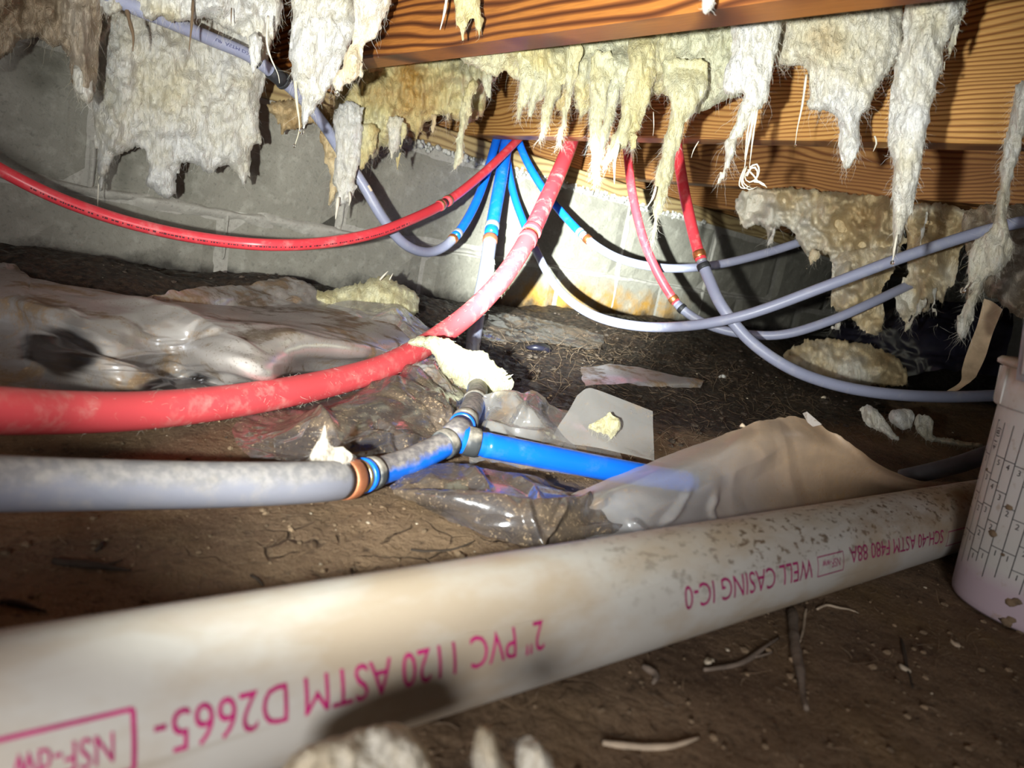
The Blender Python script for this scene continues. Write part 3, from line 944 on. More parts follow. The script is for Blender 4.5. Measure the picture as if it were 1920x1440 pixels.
# A: thin red run on the left
rA = 0.00795
pA = Path(ext(pts((-90, 265, .79), (0, 318, .83), (100, 368, .86), (200, 405, .88), (300, 432, .90), (400, 450, .915), (500, 459, .93), (600, 456, .98),
              (700, 438, 1.04), (770, 412, 1.1), (833, 381, 1.17), (900, 330, 1.29), (945, 288, 1.38), (985, 245, 1.45), (1010, 205, 1.50)), 0.45, True, 0.0))
sA = pA.near(833, 381)
t = thing('water_pipe', 'thin red pipe curving from left edge up behind the orange joist, crimped midway', 'pipe', pA.at(0.0), None)
tube('red_tube', pA.sub(0, sA - .003), rA, MAT['red'], t, 18)
tube('red_tube', pA.sub(sA + .003, pA.L), rA, MAT['red'], t, 18)
collar(t, pA, sA, [(-0.013, .012, .0009, 'red_dull', 'crimp_ring'), (0, .006, -.0005, 'black_ring', 'coupling'), (0.012, .012, .0009, 'red_dull', 'crimp_ring')], rA)
collar(t, pA, sA, [(-0.014, .006, .0013, 'brass', 'crimp_band'), (0.013, .005, .0013, 'brass', 'crimp_band')], rA)
g = random.Random(3)
# the run of fine print is too small to read: only broken dashes
vs_, fs_ = [], []
acc = []
sx = pA.near(60, 350)
while sx < pA.near(760, 415):
    ln = g.uniform(.0012, .004)
    u = np.array([sx, sx + ln]); c = pA.at(u); tt = c[1] - c[0]; tt /= np.linalg.norm(tt)
    a = toward(pA, sx) + np.array([0, 0, -0.35]); a -= tt * (a @ tt); a /= np.linalg.norm(a); b = np.cross(tt, a)
    hh = g.uniform(.0007, .0012)
    q = []
    for cc in c:
        for y in (-hh, hh):
            th = y / rA
            q.append(cc + (rA + .0002) * (math.cos(th) * a + math.sin(th) * b))
    acc.append((np.array(q), [(0, 2, 3, 1)]))
    sx += ln + g.choice([.0008, .0012, .004])
V, F = join_geo(acc)
mesh('printed_marks', V, F, MAT['ink_dark'], t, False, kind='stuff')

# B: thick red run from the left foreground
rB = 0.0143
pB = Path(ext(pts((-170, 764, .365), (0, 770, .408), (120, 773, .455), (250, 771, .505), (400, 757, .57), (550, 733, .66), (650, 710, .735), (720, 688, .79), (800, 646, .87),
              (880, 588, .95), (930, 537, 1.0), (965, 490, 1.05), (995, 438, 1.11), (1020, 385, 1.18), (1045, 330, 1.27), (1072, 262, 1.38), (1088, 205, 1.44), (1095, 170, 1.47)), 0.45, True, 0.0))
sB = pB.near(990, 440)
t = thing('water_pipe', 'thick red pipe sweeping from left foreground over the plastic up to the joist', 'pipe', pB.at(0.0))
tube('red_tube', pB.sub(0, sB - .002), rB, MAT['red_dull'], t, 28)
tube('red_tube', pB.sub(sB + .002, pB.L), rB, MAT['red_scuffed'], t, 28)
collar(t, pB, sB, [(-0.014, .014, .0012, 'red_dull', 'crimp_ring'), (0, .006, -.0002, 'copper_dull', 'coupling'), (0.013, .012, .0012, 'red_scuffed', 'crimp_ring')], rB)
s0 = pB.near(150, 772)
fuzz_on(pB, s0, pB.near(1000, 430), rB, 420, MAT['strand'], t, 0.3, .00011, (.002, .008), 1)
fuzz_on(pB, pB.near(250, 771), pB.near(720, 690), rB, 240, MAT['strand'], t, -1.2, .00012, (.002, .008), 2)

# C: short blue, then grey, up to the top left
rC = 0.00835
pC = Path(ext(pts((948, 205, 1.45), (931, 262, 1.43), (906, 345, 1.38), (885, 395, 1.33), (858, 438, 1.27), (832, 463, 1.24), (798, 473, 1.20), (755, 455, 1.15), (715, 405, 1.12), (680, 345, 1.10), (640, 285, 1.08),
              (610, 238, 1.05), (570, 188, 1.00), (520, 143, .95), (465, 103, .91), (400, 75, .87), (330, 45, .82), (240, 8, .77), (150, -40, .73)), 0.3, False, 0.0))
sC = pC.near(853, 444)
t = thing('water_pipe', 'grey pipe with short blue end dipping in a U and climbing to upper left', 'pipe', pC.at(pC.L / 2))
tube('blue_tube', pC.sub(0, sC), rC, MAT['blue'], t, 18)
tube('grey_tube', pC.sub(sC + .004, pC.L), rC, MAT['grey'], t, 18)
collar(t, pC, sC, [(-0.012, .008, .0009, 'grey_ring', 'crimp_ring'), (-0.004, .006, .0004, 'blue', 'coupling'), (0.007, .008, .0010, 'copper', 'copper_ring')], rC)
s1 = pC.near(518, 141)
collar(t, pC, s1, [(0, .022, .0018, 'black_ring', 'coupling'), (-.013, .005, .003, 'black_ring', 'coupling_lip'), (.034, .008, .0014, 'black_ring', 'coupling')], rC)
print_on_path(pC, pC.near(395, 72), pC.near(475, 112), rC, 'UP  ASTM D3309', 0.0052, toward(pC, pC.near(430, 85)) + np.array([0, 0, 0.15]), MAT['ink_navy'], t)
V, F = tube_geo(pC.sub(pC.near(690, 362), pC.near(684, 350), .002) + toward(pC, pC.near(690, 362)) * rC * .55 + np.array([.004, 0, 0.003]), .0042, 8)
mesh('wool_fleck', V, F, MAT['chip_pale'], t)

# D: vertical blue/grey supply falling to the tee, with both branches
rD = 0.0128; rT = 0.0108; rG = 0.0137
pD = Path(pts((968, 200, 1.46), (952, 258, 1.45), (940, 330, 1.40), (922, 430, 1.34), (912, 500, 1.29), (897, 580, 1.22), (886, 650, 1.13), (886, 695, .96), (895, 733, .76), (880, 776, .655), (857, 812, .605)))
sD = pD.near(920, 440)
t = thing('water_pipe', 'grey and blue pipe dropping behind thick red one to dirty tee with two branches', 'pipe', pD.at(pD.L))
tube('blue_tube', pD.sub(0, sD), rD, MAT['blue'], t, 22)
sD2 = pD.near(893, 728)
tube('grey_tube', pD.sub(sD + .004, sD2), rD, MAT['grey'], t, 22)
collar(t, pD, sD, [(-0.022, .011, .0010, 'grey_ring', 'crimp_ring'), (-.008, .012, .0003, 'blue', 'coupling'), (0.012, .012, .0012, 'copper_dull', 'copper_ring')], rD)
q = pD.sub(sD2 - .004, pD.L)
tube('blue_tube', q, np.linspace(rT * 1.06, rT, len(q)), MAT['blue_dirty'], t, 24)
collar(t, pD, pD.near(886, 752), [(0, .010, .0016, 'ring_dirty', 'crimp_ring')], rT)
collar(t, pD, pD.near(872, 790), [(0, .009, .0014, 'ring_dirty', 'crimp_ring'), (.011, .004, .0012, 'blue', 'tee_shoulder')], rT)
pL = Path(ext(pts((857, 812, .605), (835, 832, .590), (790, 855, .565), (735, 876, .535), (690, 889, .508), (655, 897, .487), (600, 903, .462), (500, 907, .435), (380, 909, .41), (250, 909, .385), (100, 908, .355), (-30, 906, .33), (-160, 903, .305)), 0.45, False, 0.0))
sL = pL.near(664, 896)
tube('blue_tube', pL.sub(0, sL), rT, MAT['blue_dirty'], t, 24)
sL2 = pL.near(640, 899)
q = pL.sub(sL2, pL.L)
tube('grey_tube', q, rG, MAT['grey_dusty'], t, 30)
collar(t, pL, pL.near(836, 832), [(0, .010, .0018, 'ring_dirty', 'crimp_ring')], rT)
collar(t, pL, pL.near(697, 888), [(0, .0085, .0016, 'ring_dirty', 'crimp_ring')], rT)
collar(t, pL, pL.near(682, 892), [(0, .005, .0020, 'blue', 'coupling')], rT)
collar(t, pL, pL.near(673, 893), [(0, .004, .0012, 'brass', 'coupling_insert')], rT)
collar(t, pL, pL.near(652, 897), [(0, .0105, .0007, 'copper_dull', 'copper_ring')], rG)
pR = Path(pts((853, 818, .604), (875, 826, .606), (905, 833, .610), (980, 848, .622), (1060, 864, .636), (1150, 881, .652), (1240, 897, .668), (1300, 905, .68)))
tube('blue_tube', pR.sub(0, pR.L), rT, MAT['blue'], t, 24)
s1 = pR.near(900, 832)
tube('blue_tube', pR.sub(s1 + .004, pR.L - .004), rT + .0004, MAT['blue_dirty2'] if 'blue_dirty2' in MAT else MAT['blue'], t, 24)
collar(t, pR, pR.near(866, 824), [(0, .011, .0017, 'blue', 'tee_shoulder')], rT)
collar(t, pR, pR.near(884, 829), [(0, .012, .0021, 'ring_dirty', 'crimp_ring')], rT)
# swollen body of the tee
c0 = pD.at(pD.L)
V, F = tube_geo(np.array([c0 + (pD.at(pD.L - .016) - c0), c0 + (pD.at(pD.L - .006) - c0), c0, pL.at(.006), pL.at(.014)]), [rT * 1.02, rT * 1.12, rT * 1.16, rT * 1.12, rT * 1.02], 24)
mesh('tee_body', V, F, MAT['blue_dirty'], t)

# E: blue then grey, long sweep to the right edge
rE = 0.00795
pE = Path(pts((950, 215, 1.45), (950, 290, 1.455), (962, 360, 1.46), (982, 418, 1.44), (1005, 470, 1.40), (1045, 540, 1.32), (1110, 590, 1.22), (1200, 612, 1.14), (1300, 610, 1.08), (1400, 590, 1.04), (1550, 536, 1.0), (1700, 480, .97), (1850, 432, .94), (1940, 412, .92), (2060, 402, .9), (2300, 420, .9), (2600, 440, .92)))
sE = pE.near(1001, 461)
t = thing('water_pipe', 'pale grey pipe with blue top sweeping low across the wall to the right edge', 'pipe', pE.at(pE.L / 2))
tube('blue_tube', pE.sub(0, sE), rE, MAT['blue'], t, 18)
tube('grey_tube', pE.sub(sE + .004, pE.L), rE, MAT['grey'], t, 18)
collar(t, pE, sE, [(-0.01, .009, .001, 'grey_ring', 'crimp_ring'), (0.006, .008, .001, 'copper', 'copper_ring')], rE)

# F: blue then grey, shallow dip ending behind the wool
pF = Path(pts((962, 215, 1.45), (975, 272, 1.455), (1000, 325, 1.44), (1040, 383, 1.41), (1090, 438, 1.38), (1125, 466, 1.36), (1170, 488, 1.34), (1250, 503, 1.32), (1340, 497, 1.31), (1430, 476, 1.31), (1520, 447, 1.32), (1600, 415, 1.34)))
sF = pF.near(1094, 441)
t = thing('water_pipe', 'grey pipe with bright blue end in a shallow dip against the lit wall', 'pipe', pF.at(pF.L / 2))
tube('blue_tube', pF.sub(0, sF), rE, MAT['blue'], t, 18)
tube('grey_tube', pF.sub(sF + .003, pF.L), rE, MAT['grey'], t, 18)
collar(t, pF, sF, [(-0.011, .008, .001, 'grey_ring', 'crimp_ring'), (-.002, .006, .0006, 'grey_ring', 'coupling'), (0.012, .011, .0011, 'copper', 'copper_ring')], rE)

# G: left one of the two right-hand red pipes
pG = Path(pts((1172, 215, 1.30), (1177, 290, 1.29), (1187, 370, 1.28), (1214, 470, 1.27), (1262, 560, 1.26), (1290, 588, 1.25), (1335, 612, 1.24), (1400, 627, 1.22), (1470, 627, 1.20), (1560, 600, 1.18), (1640, 565, 1.17), (1715, 530, 1.19), (1760, 515, 1.24)))
sG = pG.near(1268, 567)
t = thing('water_pipe', 'thin red pipe below wool tufts turning into grey one passing low behind others', 'pipe', pG.at(pG.L / 2))
tube('red_tube', pG.sub(0, sG), rE, MAT['red'], t, 18)
tube('grey_tube', pG.sub(sG + .004, pG.L), rE, MAT['grey'], t, 18)
collar(t, pG, sG, [(-0.008, .010, .001, 'copper', 'copper_ring'), (0.004, .008, -.0006, 'grey', 'coupling'), (0.015, .008, .0012, 'black_ring', 'crimp_ring')], rE)

# H: right one, grey part running along the ground to the bucket
rH = 0.0088
pH = Path(pts((1262, 225, 1.14), (1272, 295, 1.13), (1288, 385, 1.12), (1312, 480, 1.10), (1328, 520, 1.09), (1352, 572, 1.07), (1405, 638, 1.06), (1480, 690, 1.05), (1560, 720, 1.05), (1650, 737, 1.05), (1760, 744, 1.05), (1860, 742, 1.05), (1960, 736, 1.05)))
sH = pH.near(1316, 488)
t = thing('water_pipe', 'red pipe right of all others becoming grey and ending behind the white bucket', 'pipe', pH.at(pH.L / 2))
tube('red_tube', pH.sub(0, sH), rH, MAT['red'], t, 20)
tube('grey_tube', pH.sub(sH + .004, pH.L), rH, MAT['grey'], t, 20)
collar(t, pH, sH, [(-0.010, .011, .001, 'copper', 'copper_ring'), (0.0, .008, -.0008, 'grey_ring', 'coupling'), (0.011, .009, .0014, 'black_ring', 'crimp_ring')], rH)

# dark tube on the ground right of the tented sheet
pK = Path(pts((1690, 896, .80), (1745, 884, .78), (1800, 870, .76), (1860, 850, .74), (1930, 835, .72)))
t = tube('dark_tube', pK.sub(0, pK.L), 0.0095, MAT['dark_pipe'], None, 16)
tag(t, 'dark grey tube on the soil half hidden behind the white bucket', 'pipe')

# ------------------------------------------------------------------ the white drain pipe
A0 = np.array([0.02691354, 0.21031466, 0.00474457]); B0 = np.array([0.5374772, 0.18558268, -0.00152582])
dirW = (B0 - A0) / np.linalg.norm(B0 - A0)
W0 = A0 - dirW * 0.16; W1 = B0 + dirW * 0.42
rW = 0.03015
pW = Path([W0, W0 * .66 + W1 * .34, W0 * .33 + W1 * .67, W1])
t = thing('drain_pipe', 'fat white plastic pipe with upside-down magenta print across the foreground', 'pipe', pW.at(0.0))
V, F = tube_geo(pW.sub(0, pW.L, .01), rW, 72, True)
mesh('pipe_barrel', V, F, MAT['white_pipe'], t)


def on_cyl(px, py):
    r = ray(px, py); r = r / np.linalg.norm(r)
    o = CAM - A0
    m = r - dirW * (r @ dirW); n = o - dirW * (o @ dirW)
    a = m @ m; b = 2 * m @ n; c = n @ n - rW ** 2
    k = (-b - math.sqrt(max(b * b - 4 * a * c, 0))) / (2 * a)
    p = CAM + r * k
    s = (p - W0) @ dirW
    v = p - (W0 + dirW * s)
    return s, math.atan2(v[2], -v[1])          # arc length, angle above the near side


def wpoint(s, th, rr):
    return W0 + dirW * s + rr * (np.array([0, -1.0, 0]) * math.cos(th) + np.array([0, 0, 1.0]) * math.sin(th))


def print_white(body, a_px, b_px, height, mat, name='printed_text', off=0.0):
    """upside-down print: starts at a_px (right) and reads towards b_px (left); letters' tops point down"""
    V, F = text_geo(body, 1.0, 6, 0.0)
    s0, t0 = on_cyl(*a_px); s1, t1 = on_cyl(*b_px)
    wx = V[:, 0].max(); h = V[:, 1].max(); mid = h / 2
    W = []
    for v in V:
        k = v[0] / wx
        s = s0 + (s1 - s0) * k
        th = t0 + (t1 - t0) * k - (v[1] - mid) / h * height / rW
        W.append(wpoint(s, th, rW + 0.00022))
    return mesh(name, np.array(W), F, mat, t, False)


def frame_white(a_px, b_px, height, wid, mat):
    s0, t0 = on_cyl(*a_px); s1, t1 = on_cyl(*b_px); tm = (t0 + t1) / 2; hh = height / rW / 2
    parts = []
    def strip(pa, pb, n):
        L = []
        for i in range(n + 1):
            k = i / n
            s = pa[0] + (pb[0] - pa[0]) * k; th = pa[1] + (pb[1] - pa[1]) * k
            if abs(pb[0] - pa[0]) > 1e-6:
                L += [wpoint(s, th - wid / rW / 2, rW + .0002), wpoint(s, th + wid / rW / 2, rW + .0002)]
            else:
                L += [wpoint(s - wid / 2, th, rW + .0002), wpoint(s + wid / 2, th, rW + .0002)]
        parts.append((np.array(L), [(2 * i, 2 * i + 1, 2 * i + 3, 2 * i + 2) for i in range(n)]))
    strip((s0, tm + hh), (s1, tm + hh), 6); strip((s0, tm - hh), (s1, tm - hh), 6)
    strip((s0, tm - hh), (s0, tm + hh), 6); strip((s1, tm - hh), (s1, tm + hh), 6)
    V, F = join_geo(parts)
    mesh('printed_frame', V, F, mat, t, False)


print_white('2" PVC 1120 ASTM D2665-', (1018, 1192), (280, 1387), 0.0125, MAT['ink_pink'])
print_white('NSF-dw', (208, 1402), (10, 1452), 0.0080, MAT['ink_pink'])
frame_white((242, 1392), (-70, 1470), 0.0165, 0.0013, MAT['ink_pink'])
print_white('SCH-40 ASTM F480 88A', (1768, 1006), (1592, 1042), 0.0105, MAT['ink_purple'])
print_white('NSF-ww', (1574, 1053), (1540, 1060), 0.0055, MAT['ink_purple'])
frame_white((1580, 1052), (1532, 1064), 0.0120, 0.0007, MAT['ink_purple'])
print_white('WELL CASING IC-0', (1522, 1066), (1281, 1124), 0.0118, MAT['ink_purple'])
frame_white((1812, 1003), (1776, 1010), 0.0120, 0.0007, MAT['ink_purple'])

# ------------------------------------------------------------------ glass wool
def sdf(poly, X, Y):
    d = np.full(X.shape, 1e9); inside = np.zeros(X.shape, bool)
    n = len(poly)
    for i in range(n):
        x0, y0 = poly[i]; x1, y1 = poly[(i + 1) % n]
        ex, ey = x1 - x0, y1 - y0
        k = np.clip(((X - x0) * ex + (Y - y0) * ey) / (ex * ex + ey * ey + 1e-9), 0, 1)
        d = np.minimum(d, (X - x0 - k * ex) ** 2 + (Y - y0 - k * ey) ** 2)
        c = ((y0 > Y) != (y1 > Y)) & (X < ex * (Y - y0) / (ey if abs(ey) > 1e-9 else 1e-9) + x0)
        inside ^= c
    d = np.sqrt(d)
    return np.where(inside, d, -d)


def chaikin(p, k=1):
    p = np.asarray(p, float)
    for _ in range(k):
        q = np.roll(p, -1, 0)
        p = np.stack([.75 * p + .25 * q, .25 * p + .75 * q], 1).reshape(-1, 2)
    return p


def tongue(*a):
    """(x, y, width) down a hanging strip -> outline"""
    a = np.array(a, float)
    return np.vstack([np.column_stack([a[:, 0] - a[:, 2] / 2, a[:, 1]]), np.column_stack([a[:, 0] + a[:, 2] / 2, a[:, 1]])[::-1]])


WSEED = [0]


def wool(name, poly, d, T, mat, label=None, cat='insulation', group=None, parent=None, tint=0.2, ta=0.35, spots=(), nf=300, fl=(0.012, 0.045), fr=0.00020,
         lump=0.6, fold=0.5, step=3.0, fringe=0.16, rag=1.0, round_=0, yaw=0.0, lean=0.0, fib=None, tdark=None, holes=0.0, surf=0.5, edgepow=0.5, topfade=0, beads=0):
    WSEED[0] += 1; sd = WSEED[0] * 13
    g = np.random.default_rng(sd)
    poly = chaikin(poly, 1 + round_)
    cx, cy = poly.mean(0)
    rc = ray(cx, cy)
    Fh = np.array([rc[0], rc[1], 0.0]); Fh /= np.linalg.norm(Fh)
    if yaw:
        ca, sa = math.cos(yaw), math.sin(yaw); Fh = np.array([Fh[0] * ca - Fh[1] * sa, Fh[0] * sa + Fh[1] * ca, 0])
    Fh = Fh + np.array([0, 0, lean])
    D = d * (rc @ Fh)
    mp = d / F_PX
    pad = 14
    xs = np.arange(poly[:, 0].min() - pad, poly[:, 0].max() + pad, step); ys = np.arange(poly[:, 1].min() - pad, poly[:, 1].max() + pad, step)
    X, Y = np.meshgrid(xs, ys, indexing='ij')
    S = sdf(poly, X, Y)
    q = np.column_stack([X.ravel(), Y.ravel()]) * mp
    W = (5.0 * fbm(q * 55, sd, 3) + 5.0 * fbm(q * np.array([210, 50]), sd + 5, 3) - 2.0 * np.abs(fbm(q * np.array([420, 60]), sd + 7, 2)) * 2) * rag
    S = S + W.reshape(S.shape)
    if holes > 0:
        hn = fbm(q * np.array([60, 26]), sd + 40, 3).reshape(S.shape)
        S = np.minimum(S, (holes_thr(holes) - hn) * 60)
    gx, gy = np.gradient(S, step)
    gl = np.sqrt(gx ** 2 + gy ** 2) + 1e-6
    out = S < 0
    mv = np.clip(-S / gl, 0, step * 1.3)
    Xs = np.where(out, X + gx / gl * mv, X); Ys = np.where(out, Y + gy / gl * mv, Y)
    Sd = np.maximum(S, 0)
    Rp = max(T / mp * 1.1, 6)
    prof = (1 - (1 - np.clip(Sd / Rp, 0, 1)) ** 2) ** edgepow
    q = np.column_stack([Xs.ravel(), Ys.ravel()]) * mp
    lum = fbm(q * 24, sd + 1, 3).reshape(S.shape)
    fo = ridge(q * np.array([75, 14]) + 0.6 * fbm(q * 20, sd + 9, 2)[:, None], sd + 2, 2).reshape(S.shape)
    fi = fbm(q * np.array([260, 110]), sd + 3, 3).reshape(S.shape)
    fl2 = fbm(q * np.array([120, 60]), sd + 12, 3).reshape(S.shape)
    off = T * prof * (0.72 + lump * lum + fold * 0.24 * fo) + (0.0022 * fi + 0.0055 * fl2) * np.minimum(prof * 3, 1)
    if topfade:
        off = off * smooth(0, topfade, Y - poly[:, 1].min()) - (1 - smooth(0, topfade, Y - poly[:, 1].min())) * 0.012
    back = -0.6 * T * prof * (0.8 + 0.4 * lum)
    keep = ~out
    cell = keep[:-1, :-1] | keep[1:, :-1] | keep[1:, 1:] | keep[:-1, 1:]
    used = np.zeros(S.shape, bool)
    used[:-1, :-1] |= cell; used[1:, :-1] |= cell; used[1:, 1:] |= cell; used[:-1, 1:] |= cell
    idx = -np.ones(S.shape, int); nv = used.sum(); idx[used] = np.arange(nv)
    rr = (np.column_stack([(Xs[used] - 960) / F_PX, (Ys[used] - 720) / F_PX, np.ones(nv)])) @ R.T
    den = rr @ Fh
    dd = D / den
    Vf = CAM + rr * (dd - off[used])[:, None]
    Vb = CAM + rr * (dd - back[used])[:, None]
    ci, cj = np.nonzero(cell)
    Ff = np.stack([idx[ci, cj], idx[ci, cj + 1], idx[ci + 1, cj + 1], idx[ci + 1, cj]], 1)
    Fb = Ff[:, ::-1] + nv
    V = np.vstack([Vf, Vb])
    tn = tint + ta * fbm(q * 15, sd + 6, 3).reshape(S.shape) + 0.12 * fi
    for sx, sy, sr, sv in spots:
        tn = tn + sv * np.exp(-((X - sx) ** 2 + (Y - sy) ** 2) / sr ** 2)
    tn = np.clip(tn, 0, 1)[used]
    loc = None
    if parent is None: loc = V[np.argmax(V[:, 2])]
    o = mesh(name, V, np.vstack([Ff, Fb]), MAT[mat], parent, True, loc=loc, attr={'tint': np.concatenate([tn, tn])})
    if label: tag(o, label, cat, group)
    # loose fibres: on the skin and hanging from the fringe
    if nf:
        e = np.exp(-Sd[used] / 5.0)
        w = np.where(out[used], 0.2, 1.0) * (0.15 * surf + fringe * e)
        w /= w.sum()
        k = g.choice(nv, nf, p=w)
        Sx = Vf[k]
        toc = -rr[k] / np.linalg.norm(rr[k], axis=1)[:, None]
        side = np.column_stack([gx[used][k], gy[used][k], np.zeros(nf)]) @ R.T
        Dr = -side * (0.30 * e[k])[:, None] + np.array([0, 0, -1.0]) + toc * 0.06 + g.normal(size=(nf, 3)) * 0.34
        L = (fl[0] + (fl[1] - fl[0]) * g.uniform(size=nf) ** 2) * 0.62 * (0.7 + 0.5 * e[k])
        fibers('loose_fibres', Sx, Dr, L, 0.45 * fr * g.uniform(.6, 1.4, nf), MAT[fib or 'strand'], o, 6, 0.8, 0.25, g, np.clip(tn[k] + g.normal(size=nf) * .2, 0, 1) if tdark is None else tdark)
    if beads:
        k = g.choice(nv, beads, p=w)
        acc = []
        for p_, rad in zip(Vf[k] - rr[k] / np.linalg.norm(rr[k], axis=1)[:, None] * 0.0004, g.uniform(.00025, .0008, beads)):
            q8 = p_ + rad * OCT
            acc.append((q8, OCTF))
        V8, F8 = join_geo(acc)
        mesh('water_beads', V8, F8, MAT['water'], o, True, kind='stuff')
    return o


OCT = np.array([(1, 0, 0), (-1, 0, 0), (0, 1, 0), (0, -1, 0), (0, 0, 1), (0, 0, -1)], float)
OCTF = [(0, 2, 4), (2, 1, 4), (1, 3, 4), (3, 0, 4), (2, 0, 5), (1, 2, 5), (3, 1, 5), (0, 3, 5)]


def holes_thr(h):
    return 1.0 - h * 1.6


def strand(parent, pts_, r, mat='strand', name='strand', tint=0.3):
    p = Path([P(*a) for a in pts_], 10)
    q = p.sub(0, p.L, .004)
    rr = np.interp(np.linspace(0, 1, len(q)), [0, .5, 1], [r, r * .75, r * .18])
    rr = rr * (1 + 0.25 * vnoise(np.column_stack([np.linspace(0, p.L * 160, len(q)), np.zeros(len(q))]), 5))
    V, F = tube_geo(q, rr, 7)
    return mesh(name, V, F, MAT[mat], parent, attr={'tint': np.full(len(V), tint)})


def drop(parent, px, py, d, r=0.0022):
    c = P(px, py, d)
    V = []; F = []
    n, m = 10, 12
    for i in range(n + 1):
        a = math.pi * i / n
        for j in range(m):
            b = 2 * math.pi * j / m
            k = math.sin(a) * (1 if a > 1.2 else (a / 1.2) ** .6)
            V.append(c + r * np.array([k * math.cos(b), k * math.sin(b), math.cos(a) * (1.5 if a < math.pi / 2 else 1)]))
    for i in range(n):
        for j in range(m):
            F.append((i * m + j, (i + 1) * m + j, (i + 1) * m + (j + 1) % m, i * m + (j + 1) % m))
    return mesh('water_drop', np.array(V), F, MAT['water'], parent)


GW = 'hanging scraps of glass wool'
# --- upper left
o = wool('insulation_batt', [(120, -60), (520, -60), (515, 60), (500, 150), (487, 190), (492, 264), (471, 277), (469, 330), (456, 354), (444, 325), (424, 309), (404, 324), (386, 323), (360, 304), (334, 307), (330, 350), (324, 374), (292, 360), (272, 352),
          (277, 285), (259, 277), (232, 288), (210, 300), (188, 378), (181, 310), (182, 262), (172, 190), (150, 90)], .985, .030, 'wool_white',
         'large cream batt hanging in front of the grey block wall, ragged lower edge', 'insulation', tint=0.10, ta=0.22, spots=[(340, 150, 60, .12), (300, 190, 40, .18), (240, 60, 80, .1)], nf=1800, lump=.8, fold=.12, surf=.7, yaw=0.0)
strand(o, [(186, 330, .97), (184, 360, .97), (183, 392, .97)], .0010)
strand(o, [(245, 20, .93), (248, 60, .93), (249, 93, .93)], .0022, 'strand_dark')
o = wool('insulation_batt', [(-80, -80), (205, -80), (200, 10), (188, 70), (186, 120), (183, 165), (170, 190), (150, 178), (134, 160), (135, 120), (118, 88), (98, 92), (78, 72), (55, 70), (30, 82), (8, 108), (-10, 140), (-80, 120)], .80, .035, 'wool_brown',
         'dirty brown batt in the upper left corner over the dark wall', 'insulation', tint=0.35, ta=0.4, spots=[(60, 0, 70, .35), (160, 100, 40, -.15)], nf=700, lump=.9, fold=.8)
wool('hanging_tuft', tongue((150, 120, 30), (153, 160, 40), (158, 180, 36), (165, 196, 8)), .81, .018, 'wool_white', parent=o, tint=.2, nf=120)
o = wool('insulation_scrap', [(185, -60), (535, -60), (528, 30), (515, 80), (500, 112), (484, 120), (474, 92), (455, 66), (438, 60), (410, 54), (392, 34), (372, 40), (340, 38), (318, 42), (300, 30), (290, 42), (272, 34), (262, 18), (240, 14), (215, 30), (190, 20)], .80, .028, 'wool_white',
         'pale scrap over the climbing grey pipe, with thin dark spikes below', 'insulation', tint=.18, ta=.4, spots=[(300, 20, 30, .45), (320, 35, 20, .3), (240, 5, 40, .2)], nf=800, lump=.9, fold=.9)
strand(o, [(236, 10, .77), (244, 45, .765), (250, 66, .765), (249, 96, .765)], .0024, 'strand_dark')
strand(o, [(362, 0, .77), (360, 40, .765), (357, 70, .765), (354, 98, .765)], .0016, 'strand_dark')
strand(o, [(434, 15, .77), (433, 48, .77)], .0008, 'strand_dark')
strand(o, [(503, 30, .77), (500, 80, .765), (508, 110, .765), (522, 140, .765), (524, 156, .765)], .0014)
wool('hanging_tuft', tongue((478, 60, 24), (480, 100, 20), (477, 128, 10), (475, 140, 3)), .785, .012, 'wool_white', parent=o, tint=.1, nf=90)

o = wool('insulation_scrap', [(500, 190), (560, 180), (640, 205), (655, 260), (640, 310), (625, 262), (600, 235), (575, 232), (560, 246), (535, 240), (528, 262), (522, 225), (505, 215)], 1.13, .02, 'wool_tan',
         'brown scrap behind the grey pipe left of the white dripping tongue', 'insulation', tint=.75, ta=.4, nf=250, lump=.9)
wool('hanging_tuft', tongue((612, 240, 30), (622, 290, 34), (630, 330, 22), (624, 370, 14), (617, 384, 4)), 1.11, .012, 'wool_tan', parent=o, tint=.7, nf=90)

# --- white tufts left of the dark joist
o = wool('insulation_scrap', [(546, -60), (664, -60), (668, 20), (672, 52), (662, 75), (640, 125), (628, 150), (615, 170), (606, 190), (590, 205), (578, 232), (570, 262), (562, 250), (565, 200), (560, 160), (555, 150), (552, 175), (546, 120), (538, 110), (546, 60)], .80, .030, 'wool_white',
         'bright white torn tuft in front of the dark red joist end', 'insulation', tint=.06, ta=.25, spots=[(590, 180, 60, .15), (655, 0, 30, .12)], beads=220, nf=700, lump=.7, fold=1.1)
strand(o, [(553, 140, .79), (556, 190, .79), (562, 235, .79), (560, 250, .79), (553, 272, .79)], .0016, tint=.6)
drop(o, 552, 274, .79, .0018); drop(o, 566, 247, .785, .003)
o = wool('insulation_scrap', [(664, -60), (742, -60), (733, 8), (716, 50), (705, 70), (690, 78), (676, 92), (682, 130), (676, 150), (655, 160), (640, 170), (634, 176), (628, 168), (622, 148), (640, 128), (650, 100), (660, 70)], .79, .018, 'wool_tan',
         'rounded beige flap hanging over the dark joist beside the white tuft', 'insulation', tint=.12, ta=.25, spots=[(655, 130, 30, .2)], nf=300, lump=.6, fold=.8)
drop(o, 632, 176, .785, .0030)

